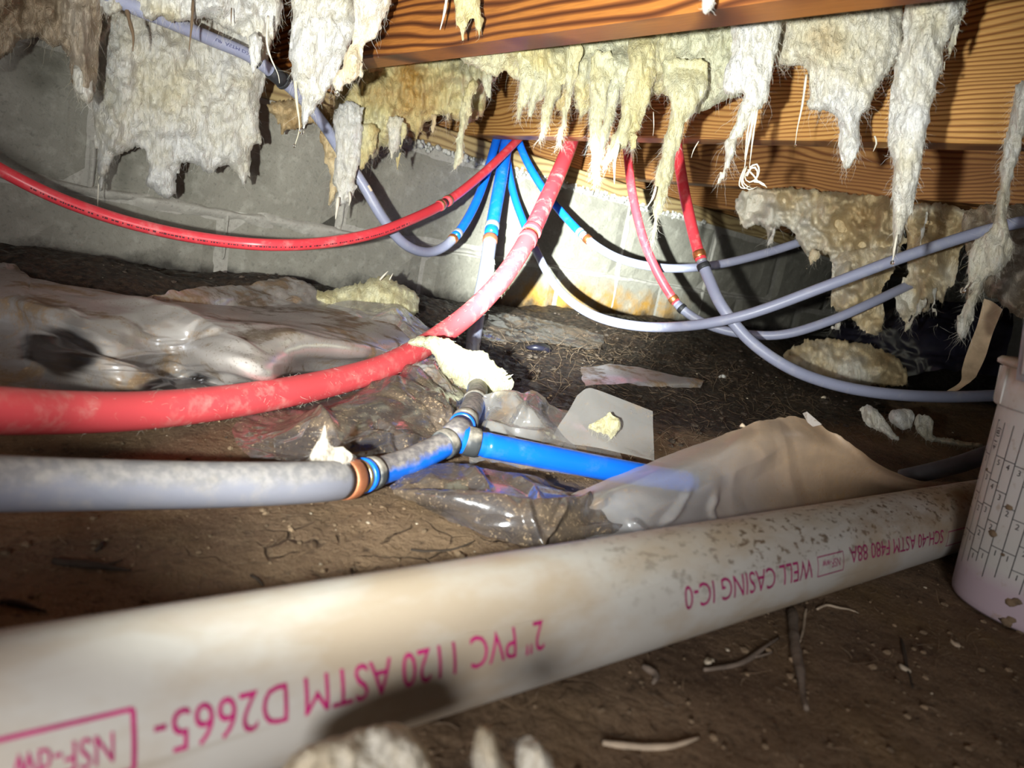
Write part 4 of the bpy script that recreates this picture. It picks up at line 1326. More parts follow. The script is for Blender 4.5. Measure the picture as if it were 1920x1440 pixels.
# --- yellow mass under the dark joist
o = wool('insulation_batt', [(615, 20), (760, 10), (880, 0), (935, 40), (935, 110), (930, 150), (918, 165), (916, 195), (905, 215), (878, 235), (858, 226), (830, 220), (812, 226), (795, 232), (788, 250), (778, 262), (768, 240), (748, 255), (742, 272), (735, 290),
          (722, 268), (708, 292), (690, 300), (678, 312), (668, 296), (650, 300), (632, 290), (634, 240), (626, 200), (630, 140)], 1.12, .040, 'wool_yellow',
         'yellow and brown batt under the dark joist left of the pipes', 'insulation', tint=.30, ta=.5, spots=[(720, 170, 60, .35), (860, 140, 40, .2), (800, 170, 50, .2), (650, 260, 40, -.3), (770, 130, 25, .4)], beads=220, nf=1400, lump=.9, fold=1.0)
wool('hanging_tuft', tongue((655, 190, 50), (652, 240, 52), (650, 300, 50), (647, 340, 42), (646, 370, 34), (641, 385, 24)), 1.06, .018, 'wool_white', parent=o, tint=.10, ta=.2, nf=300, fold=1.3)
strand(o, [(634, 370, 1.05), (632, 390, 1.05), (629, 411, 1.05)], .0030); strand(o, [(655, 360, 1.05), (657, 375, 1.05), (654, 386, 1.05)], .0020)
wool('hanging_tuft', tongue((742, 220, 34), (740, 260, 26), (736, 285, 14), (735, 300, 3)), 1.07, .012, 'wool_white', parent=o, tint=.3, nf=120)
wool('hanging_tuft', tongue((758, 230, 16), (754, 265, 10), (748, 300, 6), (745, 316, 2)), 1.07, .008, 'wool_yellow', parent=o, tint=.4, nf=70)
wool('hanging_tuft', tongue((690, 230, 40), (688, 270, 34), (680, 300, 20), (676, 318, 8)), 1.07, .014, 'wool_yellow', parent=o, tint=.5, nf=120)
wool('hanging_tuft', tongue((885, 150, 30), (878, 190, 22), (868, 230, 20), (862, 268, 16), (862, 290, 22), (860, 305, 12), (852, 318, 3)), 1.02, .012, 'wool_yellow', parent=o, tint=.2, nf=220, fl=(.01, .03))
wool('hanging_tuft', tongue((912, 130, 26), (916, 160, 14), (914, 180, 4)), 1.02, .01, 'wool_yellow', parent=o, tint=.1, nf=60)
wool('hanging_tuft', tongue((812, 215, 12), (812, 240, 8), (810, 250, 2)), 1.06, .008, 'wool_tan', parent=o, tint=.6, nf=40)
wool('hanging_tuft', tongue((838, 210, 14), (835, 236, 8), (834, 252, 2)), 1.06, .008, 'wool_tan', parent=o, tint=.5, nf=40)

# --- pale yellow band between dark joist and orange joist
o = wool('insulation_batt', [(800, 10), (1000, -40), (1200, -90), (1480, -60), (1475, 20), (1462, 60), (1440, 130), (1400, 175), (1340, 192), (1320, 214), (1290, 210), (1240, 170), (1205, 200), (1170, 190), (1150, 200), (1118, 168), (1095, 205), (1080, 180), (1062, 176), (1040, 168), (1020, 172),
          (985, 168), (965, 146), (945, 132), (930, 148), (905, 130), (870, 120), (840, 96)], .84, .032, 'wool_yellow',
         'long pale yellow batt sagging between the dark joist and the orange joist', 'insulation', tint=.16, ta=.30, spots=[(1000, 90, 60, .15), (1260, 170, 60, .12), (1100, 100, 60, -.1), (1340, 90, 90, -.2), (1100, 190, 30, .3)], beads=500, nf=2600, lump=.8, fold=.7, fl=(.008, .035))
for tg, dd, tt in [
    (tongue((990, 90, 40), (988, 140, 34), (984, 175, 22), (976, 205, 16), (970, 228, 8), (967, 242, 2)), .83, .15),
    (tongue((1026, 90, 44), (1022, 140, 44), (1012, 170, 30), (1002, 190, 14), (996, 205, 8), (992, 218, 2)), .83, .1),
    (tongue((1046, 110, 40), (1040, 170, 30), (1026, 205, 18), (1022, 235, 12), (1018, 250, 10), (1010, 262, 3)), .82, .25),
    (tongue((1050, 100, 40), (1050, 160, 34), (1050, 195, 30), (1056, 212, 12)), .84, .55),
    (tongue((1080, 80, 34), (1072, 130, 26), (1066, 175, 16), (1060, 215, 14), (1052, 245, 8), (1046, 272, 2)), .82, .12),
    (tongue((1095, 100, 40), (1095, 160, 30), (1094, 200, 32), (1092, 212, 14), (1088, 222, 3)), .84, .45),
    (tongue((1130, 95, 50), (1126, 150, 40), (1120, 200, 34), (1118, 230, 22), (1116, 265, 20), (1118, 290, 22), (1116, 330, 10), (1114, 346, 2)), .82, .15),
    (tongue((1156, 110, 40), (1150, 180, 22), (1142, 220, 20), (1130, 260, 20), (1124, 300, 16), (1122, 345, 3)), .825, .08),
    (tongue((1208, 30, 60), (1205, 90, 56), (1200, 150, 56), (1190, 210, 50), (1176, 245, 44), (1160, 272, 36), (1140, 300, 16), (1130, 318, 4)), .81, .22),
    (tongue((1180, 250, 30), (1186, 272, 16), (1186, 290, 3)), .81, .25),
    (tongue((1285, 108, 84), (1285, 140, 86), (1290, 175, 76), (1282, 205, 46), (1268, 240, 34), (1258, 280, 32), (1246, 320, 30), (1240, 350, 32), (1234, 390, 24), (1228, 425, 12), (1222, 462, 2)), .80, .15),
]:
    wool('hanging_tuft', tg, dd, .014, 'wool_yellow', parent=o, tint=tt, ta=.25, nf=int(60 + 4.0 * (tg[:, 1].max() - tg[:, 1].min())), fl=(.008, .032), fold=1.3, rag=.9, topfade=75)
strand(o, [(1160, 270, .80), (1152, 305, .80), (1152, 325, .80), (1152, 345, .80)], .0022)
strand(o, [(1230, 350, .79), (1224, 372, .79), (1212, 390, .79)], .0016)
strand(o, [(1310, 265, .80), (1300, 282, .80), (1296, 296, .80)], .0008)
strand(o, [(1225, 210, .80), (1226, 240, .80), (1224, 255, .80)], .0006)

# --- long twisted strands right of the middle
o = wool('insulation_scrap', [(1365, -60), (1490, -60), (1470, 40), (1462, 90), (1450, 130), (1442, 175), (1436, 200), (1420, 212), (1408, 228), (1396, 245), (1385, 265), (1382, 290), (1368, 318), (1350, 346), (1338, 350), (1352, 320), (1356, 290), (1362, 262), (1376, 235), (1388, 200),
          (1402, 176), (1388, 170), (1370, 180), (1355, 176), (1360, 140), (1372, 90), (1368, 40)], .70, .016, 'wool_white',
         'long white twisted tuft crossing the orange joist, tip over the lower joist', 'insulation', tint=.10, ta=.18, beads=220, nf=1100, fl=(.012, .05), fold=1.3, rag=1.0)
strand(o, [(1416, 205, .69), (1408, 245, .69), (1400, 285, .69), (1396, 315, .69)], .0016); strand(o, [(1412, 205, .69), (1402, 245, .69), (1396, 300, .69)], .0010); strand(o, [(1420, 205, .69), (1412, 255, .69), (1405, 315, .69)], .0011)
for cl in ([(1396, 315, .69), (1388, 335, .688), (1386, 350, .685), (1398, 354, .68), (1408, 346, .682)], [(1400, 312, .69), (1392, 340, .685), (1402, 350, .684), (1412, 352, .688)],
           [(1405, 315, .69), (1418, 306, .688), (1424, 320, .686), (1416, 338, .684), (1402, 342, .684), (1396, 328, .688), (1408, 316, .69)], [(1396, 318, .69), (1390, 345, .69), (1404, 356, .686), (1420, 350, .684)],
           [(1402, 318, .69), (1414, 330, .686), (1424, 344, .684), (1436, 350, .684)]):
    strand(o, cl, .0009)
strand(o, [(1400, 330, .685), (1410, 312, .685), (1420, 318, .685), (1418, 335, .685), (1408, 340, .685)], .0012); strand(o, [(1414, 340, .685), (1428, 342, .685), (1438, 352, .685)], .0014)

o = wool('insulation_scrap', [(1450, -60), (1700, -60), (1695, 60), (1690, 95), (1672, 130), (1650, 160), (1634, 200), (1618, 212), (1608, 240), (1612, 275), (1604, 300), (1588, 322), (1575, 300), (1566, 285), (1572, 240), (1570, 220), (1548, 212), (1525, 210), (1510, 205), (1516, 160), (1512, 130), (1480, 126), (1452, 120), (1455, 60)], .715, .020, 'wool_white',
         'lacy white patch lying against the orange joist with fluffy hanging tail', 'insulation', tint=.16, ta=.30, spots=[(1555, 85, 35, .35), (1500, 30, 60, .25), (1575, 175, 40, -.2)], beads=220, nf=2200, fl=(.012, .05), fold=.7, surf=1.0)
strand(o, [(1512, 140, .70), (1504, 200, .70), (1495, 240, .70), (1491, 272, .70)], .0012); strand(o, [(1640, 255, .70), (1644, 268, .70), (1637, 284, .70)], .0010)
drop(o, 1491, 273, .70, .0014)

o = wool('insulation_scrap', tongue((1770, -60, 130), (1755, 0, 120), (1738, 60, 92), (1722, 120, 86), (1712, 170, 88), (1706, 220, 80), (1702, 270, 72), (1700, 320, 56), (1696, 365, 44), (1690, 405, 26), (1682, 445, 12), (1674, 482, 2)), .615, .022, 'wool_white',
         'big solid white tongue with a single drop at its pointed tip', 'insulation', tint=.12, ta=.2, spots=[(1712, 220, 40, -.2), (1700, 300, 30, .12), (1760, 40, 50, .15)], beads=220, nf=1500, fl=(.006, .022), lump=.5, fold=.6)
strand(o, [(1682, 440, .61), (1677, 468, .61), (1673, 492, .61)], .0010); drop(o, 1673, 493, .61, .0017)
o = wool('insulation_scrap', tongue((1812, -60, 30), (1802, 10, 22), (1790, 55, 14), (1782, 90, 12), (1772, 120, 6), (1766, 140, 2)), .60, .006, 'wool_white',
         'narrow wisp right of the big white tongue, drop at its end', 'insulation', tint=.2, nf=150, fl=(.006, .02))
drop(o, 1765, 143, .60, .0015)
o = wool('insulation_scrap', tongue((1920, 150, 24), (1912, 220, 40), (1902, 260, 44), (1892, 300, 24), (1884, 350, 22), (1878, 400, 22), (1872, 430, 40), (1862, 460, 84), (1850, 490, 76), (1838, 515, 50), (1830, 530, 30), (1818, 545, 8)), .66, .018, 'wool_white',
         'grey white bulb of wool swinging on a thin neck before the right grey pipe', 'insulation', tint=.18, ta=.25, nf=1000, fl=(.008, .03))
wool('hanging_tuft', tongue((1838, 520, 30), (1826, 550, 26), (1816, 580, 20), (1808, 600, 34), (1806, 622, 18), (1802, 636, 4)), .68, .010, 'wool_white', parent=o, tint=.3, nf=120)
strand(o, [(1818, 530, .655), (1812, 538, .655), (1806, 544, .655)], .0012); drop(o, 1805, 545, .655, .0026)

# --- small pieces on the dark joist
o = wool('insulation_scrap', [(848, -60), (905, -60), (900, 5), (906, 40), (903, 76), (894, 70), (890, 50), (882, 30), (876, 50), (868, 82), (862, 60), (853, 40), (854, 10)], .70, .010, 'wool_yellow',
         'small two-pointed straw tuft stuck to the face of the dark joist', 'insulation', tint=.3, nf=220, fl=(.006, .022))
o = thing('insulation_wisp', 'single thin wisp on the dark joist left of the two-pointed tuft', 'insulation', P(835, 0, .74))
strand(o, [(840, -30, .74), (836, 10, .74), (830, 38, .74), (825, 56, .74)], .0020)
o = wool('insulation_scrap', tongue((1330, -60, 30), (1328, -10, 28), (1326, 15, 24), (1322, 28, 10)), .50, .010, 'wool_white',
         'white nub at the top edge under the dark joist bottom', 'insulation', tint=.05, nf=100, fl=(.004, .012))

# --- tan clumps below the farthest joist
o = wool('insulation_batt', [(1378, 366), (1400, 352), (1500, 352), (1600, 362), (1700, 372), (1700, 440), (1690, 480), (1660, 515), (1640, 545), (1590, 560), (1560, 545), (1562, 500), (1548, 478), (1530, 470), (1518, 492), (1508, 470), (1488, 440), (1470, 420), (1452, 438), (1440, 455), (1432, 425), (1410, 424), (1398, 436), (1385, 410)], 1.28, .055, 'wool_tan',
         'tan clump tucked under the lowest joist, hanging above the wall corner', 'insulation', tint=.22, ta=.5, spots=[(1410, 390, 40, -.25), (1500, 440, 45, -.35), (1620, 420, 45, .4), (1620, 470, 45, -.1)], nf=900, lump=2.0, fold=.5, fl=(.01, .035))
wool('hanging_tuft', [(1560, 470), (1680, 455), (1690, 500), (1650, 545), (1660, 590), (1655, 625), (1640, 632), (1620, 622), (1600, 600), (1570, 590), (1556, 560)], 1.24, .045, 'wool_tan', parent=o, tint=.4, ta=.45, nf=350, lump=1.8)
wool('hanging_tuft', tongue((1455, 420, 18), (1448, 445, 12), (1438, 462, 4)), 1.2, .01, 'wool_white', parent=o, tint=.2, nf=60)
wool('hanging_tuft', tongue((1572, 585, 16), (1570, 605, 14), (1566, 620, 10)), 1.22, .01, 'wool_white', parent=o, tint=.2, nf=40)
wool('hanging_tuft', tongue((1530, 470, 20), (1522, 495, 10), (1512, 506, 3)), 1.2, .01, 'wool_tan', parent=o, tint=.2, nf=40)
o = wool('insulation_batt', [(1690, 378), (1820, 384), (1815, 440), (1795, 500), (1790, 530), (1772, 545), (1768, 575), (1750, 560), (1738, 590), (1722, 575), (1700, 620), (1692, 600), (1676, 565), (1672, 545), (1700, 520), (1700, 480)], 1.16, .05, 'wool_tan',
         'long tan clump behind both right grey pipes, white knob on lower left', 'insulation', tint=.38, ta=.5, spots=[(1688, 560, 22, -.5), (1760, 420, 40, .3), (1740, 500, 40, .1)], nf=800, lump=2.0, fl=(.01, .035))
wool('hanging_tuft', tongue((1735, 560, 18), (1722, 585, 12), (1706, 605, 10), (1698, 622, 3)), 1.12, .009, 'wool_white', parent=o, tint=.25, nf=60)
wool('hanging_tuft', tongue((1752, 540, 10), (1752, 570, 7), (1756, 610, 2)), 1.12, .006, 'wool_white', parent=o, tint=.3, nf=40)
wool('hanging_tuft', tongue((1738, 395, 10), (1732, 430, 9), (1726, 460, 2)), 1.09, .006, 'wool_white', parent=o, tint=.1, nf=40)
o = wool('insulation_batt', [(1800, 380), (2000, 385), (2000, 620), (1920, 600), (1895, 590), (1878, 575), (1855, 560), (1840, 545), (1812, 590), (1806, 560), (1820, 500), (1808, 450)], 1.02, .045, 'wool_brown',
         'brown matted clump at the right edge behind the swinging white bulb', 'insulation', tint=.45, ta=.45, spots=[(1830, 410, 40, -.2)], nf=700, lump=1.8)

# --- wool lying on the ground and on pipes
o = wool('insulation_scrap', [(1465, 660), (1500, 640), (1560, 634), (1620, 640), (1670, 662), (1700, 690), (1705, 722), (1640, 726), (1560, 715), (1500, 700), (1470, 685)], 1.42, .07, 'wool_tan',
         'low tan heap on the ground behind the long grey pipe', 'insulation', tint=.5, ta=.45, spots=[(1590, 700, 20, -.6), (1625, 715, 25, -.5)], nf=500, lump=.9, lean=-.5)
for poly, dd, tt, lab in [([(1612, 762), (1630, 756), (1650, 775), (1668, 798), (1690, 824), (1680, 828), (1650, 812), (1625, 798), (1614, 780)], 1.00, .15, 'leftmost white lump of wool on the soil below the long grey pipe'),
                     ([(1668, 772), (1690, 764), (1714, 772), (1712, 795), (1698, 808), (1676, 800), (1664, 788)], .985, .02, 'brightest lump of wool, middle of those below the long grey pipe'),
                     ([(1716, 778), (1738, 776), (1752, 790), (1746, 812), (1760, 826), (1742, 832), (1724, 818), (1712, 800)], .98, .3, 'creamy lump of wool right of the brightest one on the soil'),
                     ([(1740, 818), (1780, 820), (1820, 830), (1848, 832), (1840, 840), (1800, 838), (1760, 832)], .96, .35, 'flat pale strip of wool on the soil nearest the bucket')]:
    wool('insulation_scrap', poly, dd, .016, 'wool_white', lab, 'insulation', tint=tt, ta=.25, nf=120, lump=.9, fl=(.005, .02), lean=-.35, step=2.5, rag=.5)
o = wool('insulation_scrap', [(570, 575), (585, 545), (630, 540), (680, 528), (700, 518), (722, 520), (732, 512), (738, 524), (760, 538), (785, 550), (790, 580), (770, 600), (720, 610), (640, 615), (570, 610)], 1.10, .05, 'wool_yellow',
         'yellow white chunk lying under clear film near the wall', 'insulation', tint=.15, ta=.2, nf=500, lump=.8, fl=(.006, .022), lean=-.4)
strand(o, [(712, 525, 1.08), (722, 514, 1.08), (728, 508, 1.08)], .0018); strand(o, [(730, 525, 1.08), (737, 512, 1.08)], .0014)
o = wool('insulation_scrap', [(762, 640), (800, 628), (834, 630), (862, 648), (884, 656), (914, 657), (924, 680), (944, 690), (958, 706), (968, 720), (950, 744), (918, 752), (890, 748), (872, 730), (850, 722), (832, 704), (824, 686), (812, 664), (800, 654), (775, 650)], .79, .016, 'wool_yellow',
         'pale greenish pad draped over the thick red pipe above the tee', 'insulation', tint=.06, ta=.12, spots=[(930, 720, 30, .12)], nf=450, lump=.45, fold=.3, fl=(.004, .012), rag=.5, step=2.5, lean=-.45)
strand(o, [(945, 712, .75), (955, 706, .745), (962, 702, .745)], .0010); strand(o, [(940, 705, .75), (952, 700, .745)], .0008)
o = wool('insulation_scrap', [(578, 862), (590, 838), (600, 818), (606, 795), (612, 796), (616, 818), (622, 838), (640, 838), (655, 846), (664, 860), (650, 872), (628, 878), (600, 872)], .468, .008, 'wool_brown',
         'small wet flame-shaped tuft sitting on the grey pipe at the copper ring', 'insulation', tint=.0, ta=.2, nf=500, lump=.8, fold=1.2, fl=(.003, .012), fr=.00012, step=2.5, rag=.6)
o = wool('insulation_scrap', [(1098, 800), (1118, 790), (1132, 778), (1142, 768), (1150, 778), (1164, 786), (1166, 802), (1156, 818), (1146, 830), (1138, 818), (1120, 808)], .676, .010, 'wool_yellow',
         'fuzzy straw coloured tuft stuck on the clear upright flap', 'insulation', tint=.22, ta=.2, nf=400, lump=.7, fl=(.003, .012), fr=.00014, step=2.5, rag=.6)
for poly, dd, lab in [([(520, 1450), (560, 1400), (620, 1382), (690, 1368), (740, 1352), (772, 1366), (800, 1390), (815, 1440), (820, 1520), (520, 1520)], .205, 'large blurred wool lump at the bottom edge before the white pipe'),
                 ([(884, 1400), (896, 1362), (918, 1356), (934, 1378), (940, 1410), (960, 1445), (965, 1500), (900, 1500), (890, 1450)], .205, 'narrow blurred wool lump at the bottom edge, middle one'),
                 ([(965, 1400), (985, 1380), (1010, 1388), (1026, 1410), (1040, 1445), (1040, 1510), (970, 1510)], .21, 'rightmost blurred wool lump at the bottom edge')]:
    wool('insulation_scrap', poly, dd, .012, 'wool_tan', lab, 'insulation', tint=.15, ta=.6, nf=150, lump=1.1, fl=(.003, .008), fr=.00012, step=5, lean=-.3)
o = wool('insulation_wisp', tongue((925, 486, 6), (921, 505, 14), (914, 530, 12), (906, 545, 3)), 1.24, .006, 'wool_white', 'tiny white wisp caught on the vertical grey pipe', 'insulation', tint=0, nf=90, fl=(.006, .016))

# ------------------------------------------------------------------ polythene sheets
def crm(net, n, axis):
    """uniform cubic interpolation of a control net along an axis"""
    a = np.moveaxis(np.asarray(net, float), axis, 0)
    k = len(a)
    a = np.concatenate([(2 * a[0] - a[1])[None], a, (2 * a[-1] - a[-2])[None]])
    u = np.linspace(0, k - 1 - 1e-9, n); i = u.astype(int); f = (u - i).reshape((-1,) + (1,) * (a.ndim - 1))
    p0, p1, p2, p3 = a[i], a[i + 1], a[i + 2], a[i + 3]
    o = 0.5 * (2 * p1 + (p2 - p0) * f + (2 * p0 - 5 * p1 + 4 * p2 - p3) * f ** 2 + (3 * p1 - p0 - 3 * p2 + p3) * f ** 3)
    return np.moveaxis(o, 0, axis)


CK = 0.5


def film(net, mat, label, nu=120, nv=70, crum=0.004, freq=22, fine=0.0012, seed=1, mode='z', clampfloor=True, cat='plastic sheet', ragged=0.0, aniso=(1, 1), name='plastic_sheet', folds=(), clear=()):
    """net rows of (px, py, height) or (px, py, distance) -> world points -> smooth creased sheet"""
    W = np.array([[PZ(*c) if mode == 'z' else P(*c) for c in row] for row in net])
    G = crm(crm(W, nu, 1), nv, 0)
    n, m = G.shape[:2]
    du = np.gradient(G, axis=1); dv = np.gradient(G, axis=0)
    N = np.cross(du, dv); N /= np.linalg.norm(N, axis=2)[:, :, None] + 1e-12
    N *= np.sign((N * (CAM - G)).sum(2))[:, :, None]
    uu, vv = np.meshgrid(np.linspace(0, 1, m), np.linspace(0, 1, n))
    Lu = np.linalg.norm(np.diff(G, axis=1), axis=2).sum(1).mean(); Lv = np.linalg.norm(np.diff(G, axis=0), axis=2).sum(0).mean()
    q = np.column_stack([uu.ravel() * Lu * aniso[0], vv.ravel() * Lv * aniso[1]])
    q2 = q + 0.02 * np.column_stack([fbm(q * 14, seed + 3, 1), fbm(q * 14, seed + 4, 1)])
    ca, sa = math.cos(seed), math.sin(seed)
    qr = q2 @ np.array([[ca, -sa], [sa, ca]])
    msk = smooth(-.25, .35, fbm(q * 8, seed + 30, 2))
    h = crum * (0.9 * facet(qr * freq, seed) + 0.35 * fbm(q * freq * 0.4, seed + 8, 2)) + fine * (0.25 + 1.4 * msk) * facet(qr * freq * 3.3, seed + 1)
    cc = (G.reshape(-1, 3) - CAM) @ R
    ux = cc[:, 0] / cc[:, 2] * F_PX + 960; uy = cc[:, 1] / cc[:, 2] * F_PX + 720
    wob = 5 * fbm(q * 40, seed + 50, 2)
    for line, fh, fw in folds:
        L = np.array(line, float); best = np.full(len(ux), 1e9); kk = np.zeros(len(ux)); tot = len(L) - 1
        for i_ in range(tot):
            ex, ey = L[i_ + 1] - L[i_]
            k_ = np.clip(((ux - L[i_][0]) * ex + (uy - L[i_][1]) * ey) / (ex * ex + ey * ey), 0, 1)
            dd = np.hypot(ux - L[i_][0] - k_ * ex, uy - L[i_][1] - k_ * ey)
            up = dd < best; best = np.where(up, dd, best); kk = np.where(up, (i_ + k_) / tot, kk)
        prof = np.clip(1 - np.maximum(best + wob, 0) / fw, 0, 1)
        h = h + fh * prof ** 1.15 * np.clip(np.sin(np.pi * np.clip(kk * .9 + .05, 0, 1)) * 1.6, 0, 1)
    clr = np.zeros(len(ux))
    for sx, sy, sr in clear:
        clr = np.maximum(clr, smooth(1.25, .8, np.hypot((ux - sx), (uy - sy) * 1.7) / sr + 0.35 * fbm(q * 25, seed + 60, 3)))
    G = G + N * h.reshape(n, m)[:, :, None]
    if ragged:
        e = np.minimum(np.minimum(uu, 1 - uu) * Lu, np.minimum(vv, 1 - vv) * Lv)
        k = np.exp(-e / 0.015) * ragged
        r1 = fbm(q * 60, seed + 21, 3).reshape(n, m) * k; r2 = fbm(q * 60, seed + 22, 3).reshape(n, m) * k
        G = G + du / (np.linalg.norm(du, axis=2)[:, :, None] + 1e-9) * r1[:, :, None] + dv / (np.linalg.norm(dv, axis=2)[:, :, None] + 1e-9) * r2[:, :, None]
    if clampfloor:
        fz = floor_z(G[:, :, 0].ravel(), G[:, :, 1].ravel()).reshape(n, m) + 0.0022
        G[:, :, 2] = np.maximum(G[:, :, 2], fz)
    i = np.arange(n * m).reshape(n, m)
    F = np.stack([i[:-1, :-1].ravel(), i[:-1, 1:].ravel(), i[1:, 1:].ravel(), i[1:, :-1].ravel()], 1)
    o = mesh(name, G.reshape(-1, 3), F, MAT[mat], None, attr={'clear': clr})
    return tag(o, label, cat)


# tented milky sheet behind the white pipe
o = film([[(1020, 950, -.018), (1120, 905, -.004), (1222, 868, .012), (1330, 824, .030), (1405, 797, .046), (1470, 781, .056), (1530, 792, .054), (1585, 826, .045), (1650, 872, .028), (1720, 900, .012), (1815, 904, .006)],
      [(1030, 965, -.02), (1120, 930, -.006), (1222, 900, .008), (1330, 858, .024), (1410, 832, .036), (1478, 822, .042), (1540, 836, .038), (1600, 862, .028), (1660, 890, .014), (1730, 908, .006), (1825, 910, .003)],
      [(1060, 990, -.024), (1140, 965, -.016), (1222, 945, -.004), (1330, 914, .006), (1412, 890, .012), (1482, 882, .014), (1550, 886, .012), (1610, 900, .006), (1670, 914, .001), (1740, 922, -.002), (1830, 922, -.004)],
      [(1110, 1018, -.027), (1160, 1010, -.026), (1222, 1000, -.024), (1330, 982, -.022), (1420, 970, -.020), (1500, 958, -.020), (1570, 950, -.020), (1630, 944, -.020), (1690, 940, -.022), (1760, 936, -.022), (1840, 930, -.022)],
      [(1150, 1050, -.028), (1190, 1045, -.028), (1240, 1035, -.028), (1330, 1018, -.027), (1420, 1004, -.026), (1500, 990, -.026), (1570, 982, -.026), (1630, 975, -.026), (1690, 968, -.027), (1760, 962, -.027), (1840, 956, -.027)]],
     'film_milky', 'large milky sheet rising like a tent behind the white pipe', 240, 120, .0020, 12, .0008, 5, ragged=.003,
     folds=[([(1245, 985), (1275, 945), (1292, 918)], .005, 12), ([(1340, 985), (1330, 955), (1342, 925)], .004, 10), ([(1300, 920), (1380, 880), (1460, 840)], .004, 30), ([(1030, 985), (1090, 960), (1140, 935)], .006, 14), ([(1180, 975), (1205, 995), (1190, 1010)], .004, 12)])
# small mud pellets and a torn lip on its ridge
V, F = tube_geo(np.array([P(1388, 800, .655), P(1392, 797, .65), P(1399, 802, .65)]), [.0015, .0022, .001], 6)
mesh('torn_lip', V, F, MAT['root_pale'], o)
lip = np.array([P(1505, 775, .655), P(1512, 772, .65), P(1540, 796, .645), P(1524, 800, .65), P(1514, 792, .652)])
lip2 = lip + np.array([0, -.0006, .0002])
V = np.vstack([lip, lip2]); F = [(0, 1, 2, 3, 4), (9, 8, 7, 6, 5)] + [(i, (i + 1) % 5, (i + 1) % 5 + 5, i + 5) for i in range(5)]
mesh('torn_lip', V, F, MAT['film_dusty'], o, False)
# clear flap standing up behind the blue branch
film([[(1082, 740, .700), (1100, 728, .70), (1120, 731, .70), (1170, 750, .70), (1224, 771, .70)],
      [(1064, 772, .695), (1090, 762, .695), (1122, 762, .695), (1172, 780, .695), (1225, 802, .695)],
      [(1046, 800, .690), (1080, 800, .690), (1124, 800, .690), (1174, 816, .690), (1226, 834, .690)],
      [(1036, 822, .682), (1072, 832, .680), (1122, 840, .678), (1174, 852, .678), (1227, 864, .678)]],
     'film_stiff' if 'film_stiff' in MAT else 'film_clear', 'clear flap with cut corners standing up behind the bright blue branch', 60, 50, .0012, 14, .0004, 9, 'd', False)
# crumple right of the tee, under the branches
film([[(905, 738, .02), (940, 735, .022), (985, 742, .02), (1030, 765, .01), (1080, 780, .0)],
      [(900, 760, .008), (935, 752, .016), (992, 762, .020), (1040, 785, .006), (1090, 800, -.006)],
      [(890, 790, -.004), (930, 782, .004), (1000, 795, .006), (1060, 812, -.004), (1120, 826, -.012)],
      [(880, 825, -.016), (930, 815, -.006), (1010, 826, -.006), (1090, 842, -.014), (1160, 852, -.02)],
      [(880, 870, -.026), (930, 868, -.022), (1010, 880, -.022), (1090, 890, -.024), (1180, 900, -.027)]],
     'film_clear', 'crumpled clear film between the tee and the upright flap', 140, 100, .0040, 24, .0016, 15,
     folds=[([(905, 742), (960, 748), (990, 745), (1050, 775)], .008, 14), ([(990, 745), (975, 780), (960, 800)], .006, 12), ([(900, 800), (960, 806), (1030, 815)], .006, 12)])
# dark muddy film to the left of and under the tee
film([[(560, 705, -.022), (640, 700, -.022), (710, 690, -.020), (760, 680, -.016), (800, 672, -.012), (840, 690, -.004), (870, 720, .000)],
      [(500, 768, -.024), (600, 750, -.022), (690, 728, -.018), (756, 706, -.008), (800, 712, .002), (846, 740, .002), (880, 760, -.004)],
      [(440, 808, -.026), (560, 792, -.018), (660, 768, -.008), (740, 742, .004), (800, 752, .005), (836, 775, -.004), (866, 800, -.012)],
      [(440, 832, -.027), (540, 828, -.020), (640, 812, -.008), (730, 796, -.004), (800, 800, -.012), (832, 815, -.018), (860, 830, -.024)],
      [(470, 862, -.028), (560, 868, -.024), (640, 862, -.020), (720, 850, -.020), (780, 850, -.022), (830, 856, -.026), (880, 862, -.028)]],
     'film_dark', 'dark muddy film bunched up to the left of the tee', 220, 160, .0030, 20, .0016, 25,
     folds=[([(560, 812), (660, 778), (740, 735), (800, 702)], .010, 32), ([(762, 705), (812, 745), (850, 792)], .009, 20), ([(470, 838), (560, 815), (640, 805)], .006, 18), ([(680, 735), (740, 728), (790, 690)], .006, 16), ([(640, 840), (720, 818), (800, 822)], .007, 18),
            ([(700, 790), (730, 810), (760, 850)], -.007, 14), ([(530, 770), (600, 790), (640, 830)], .005, 14)])
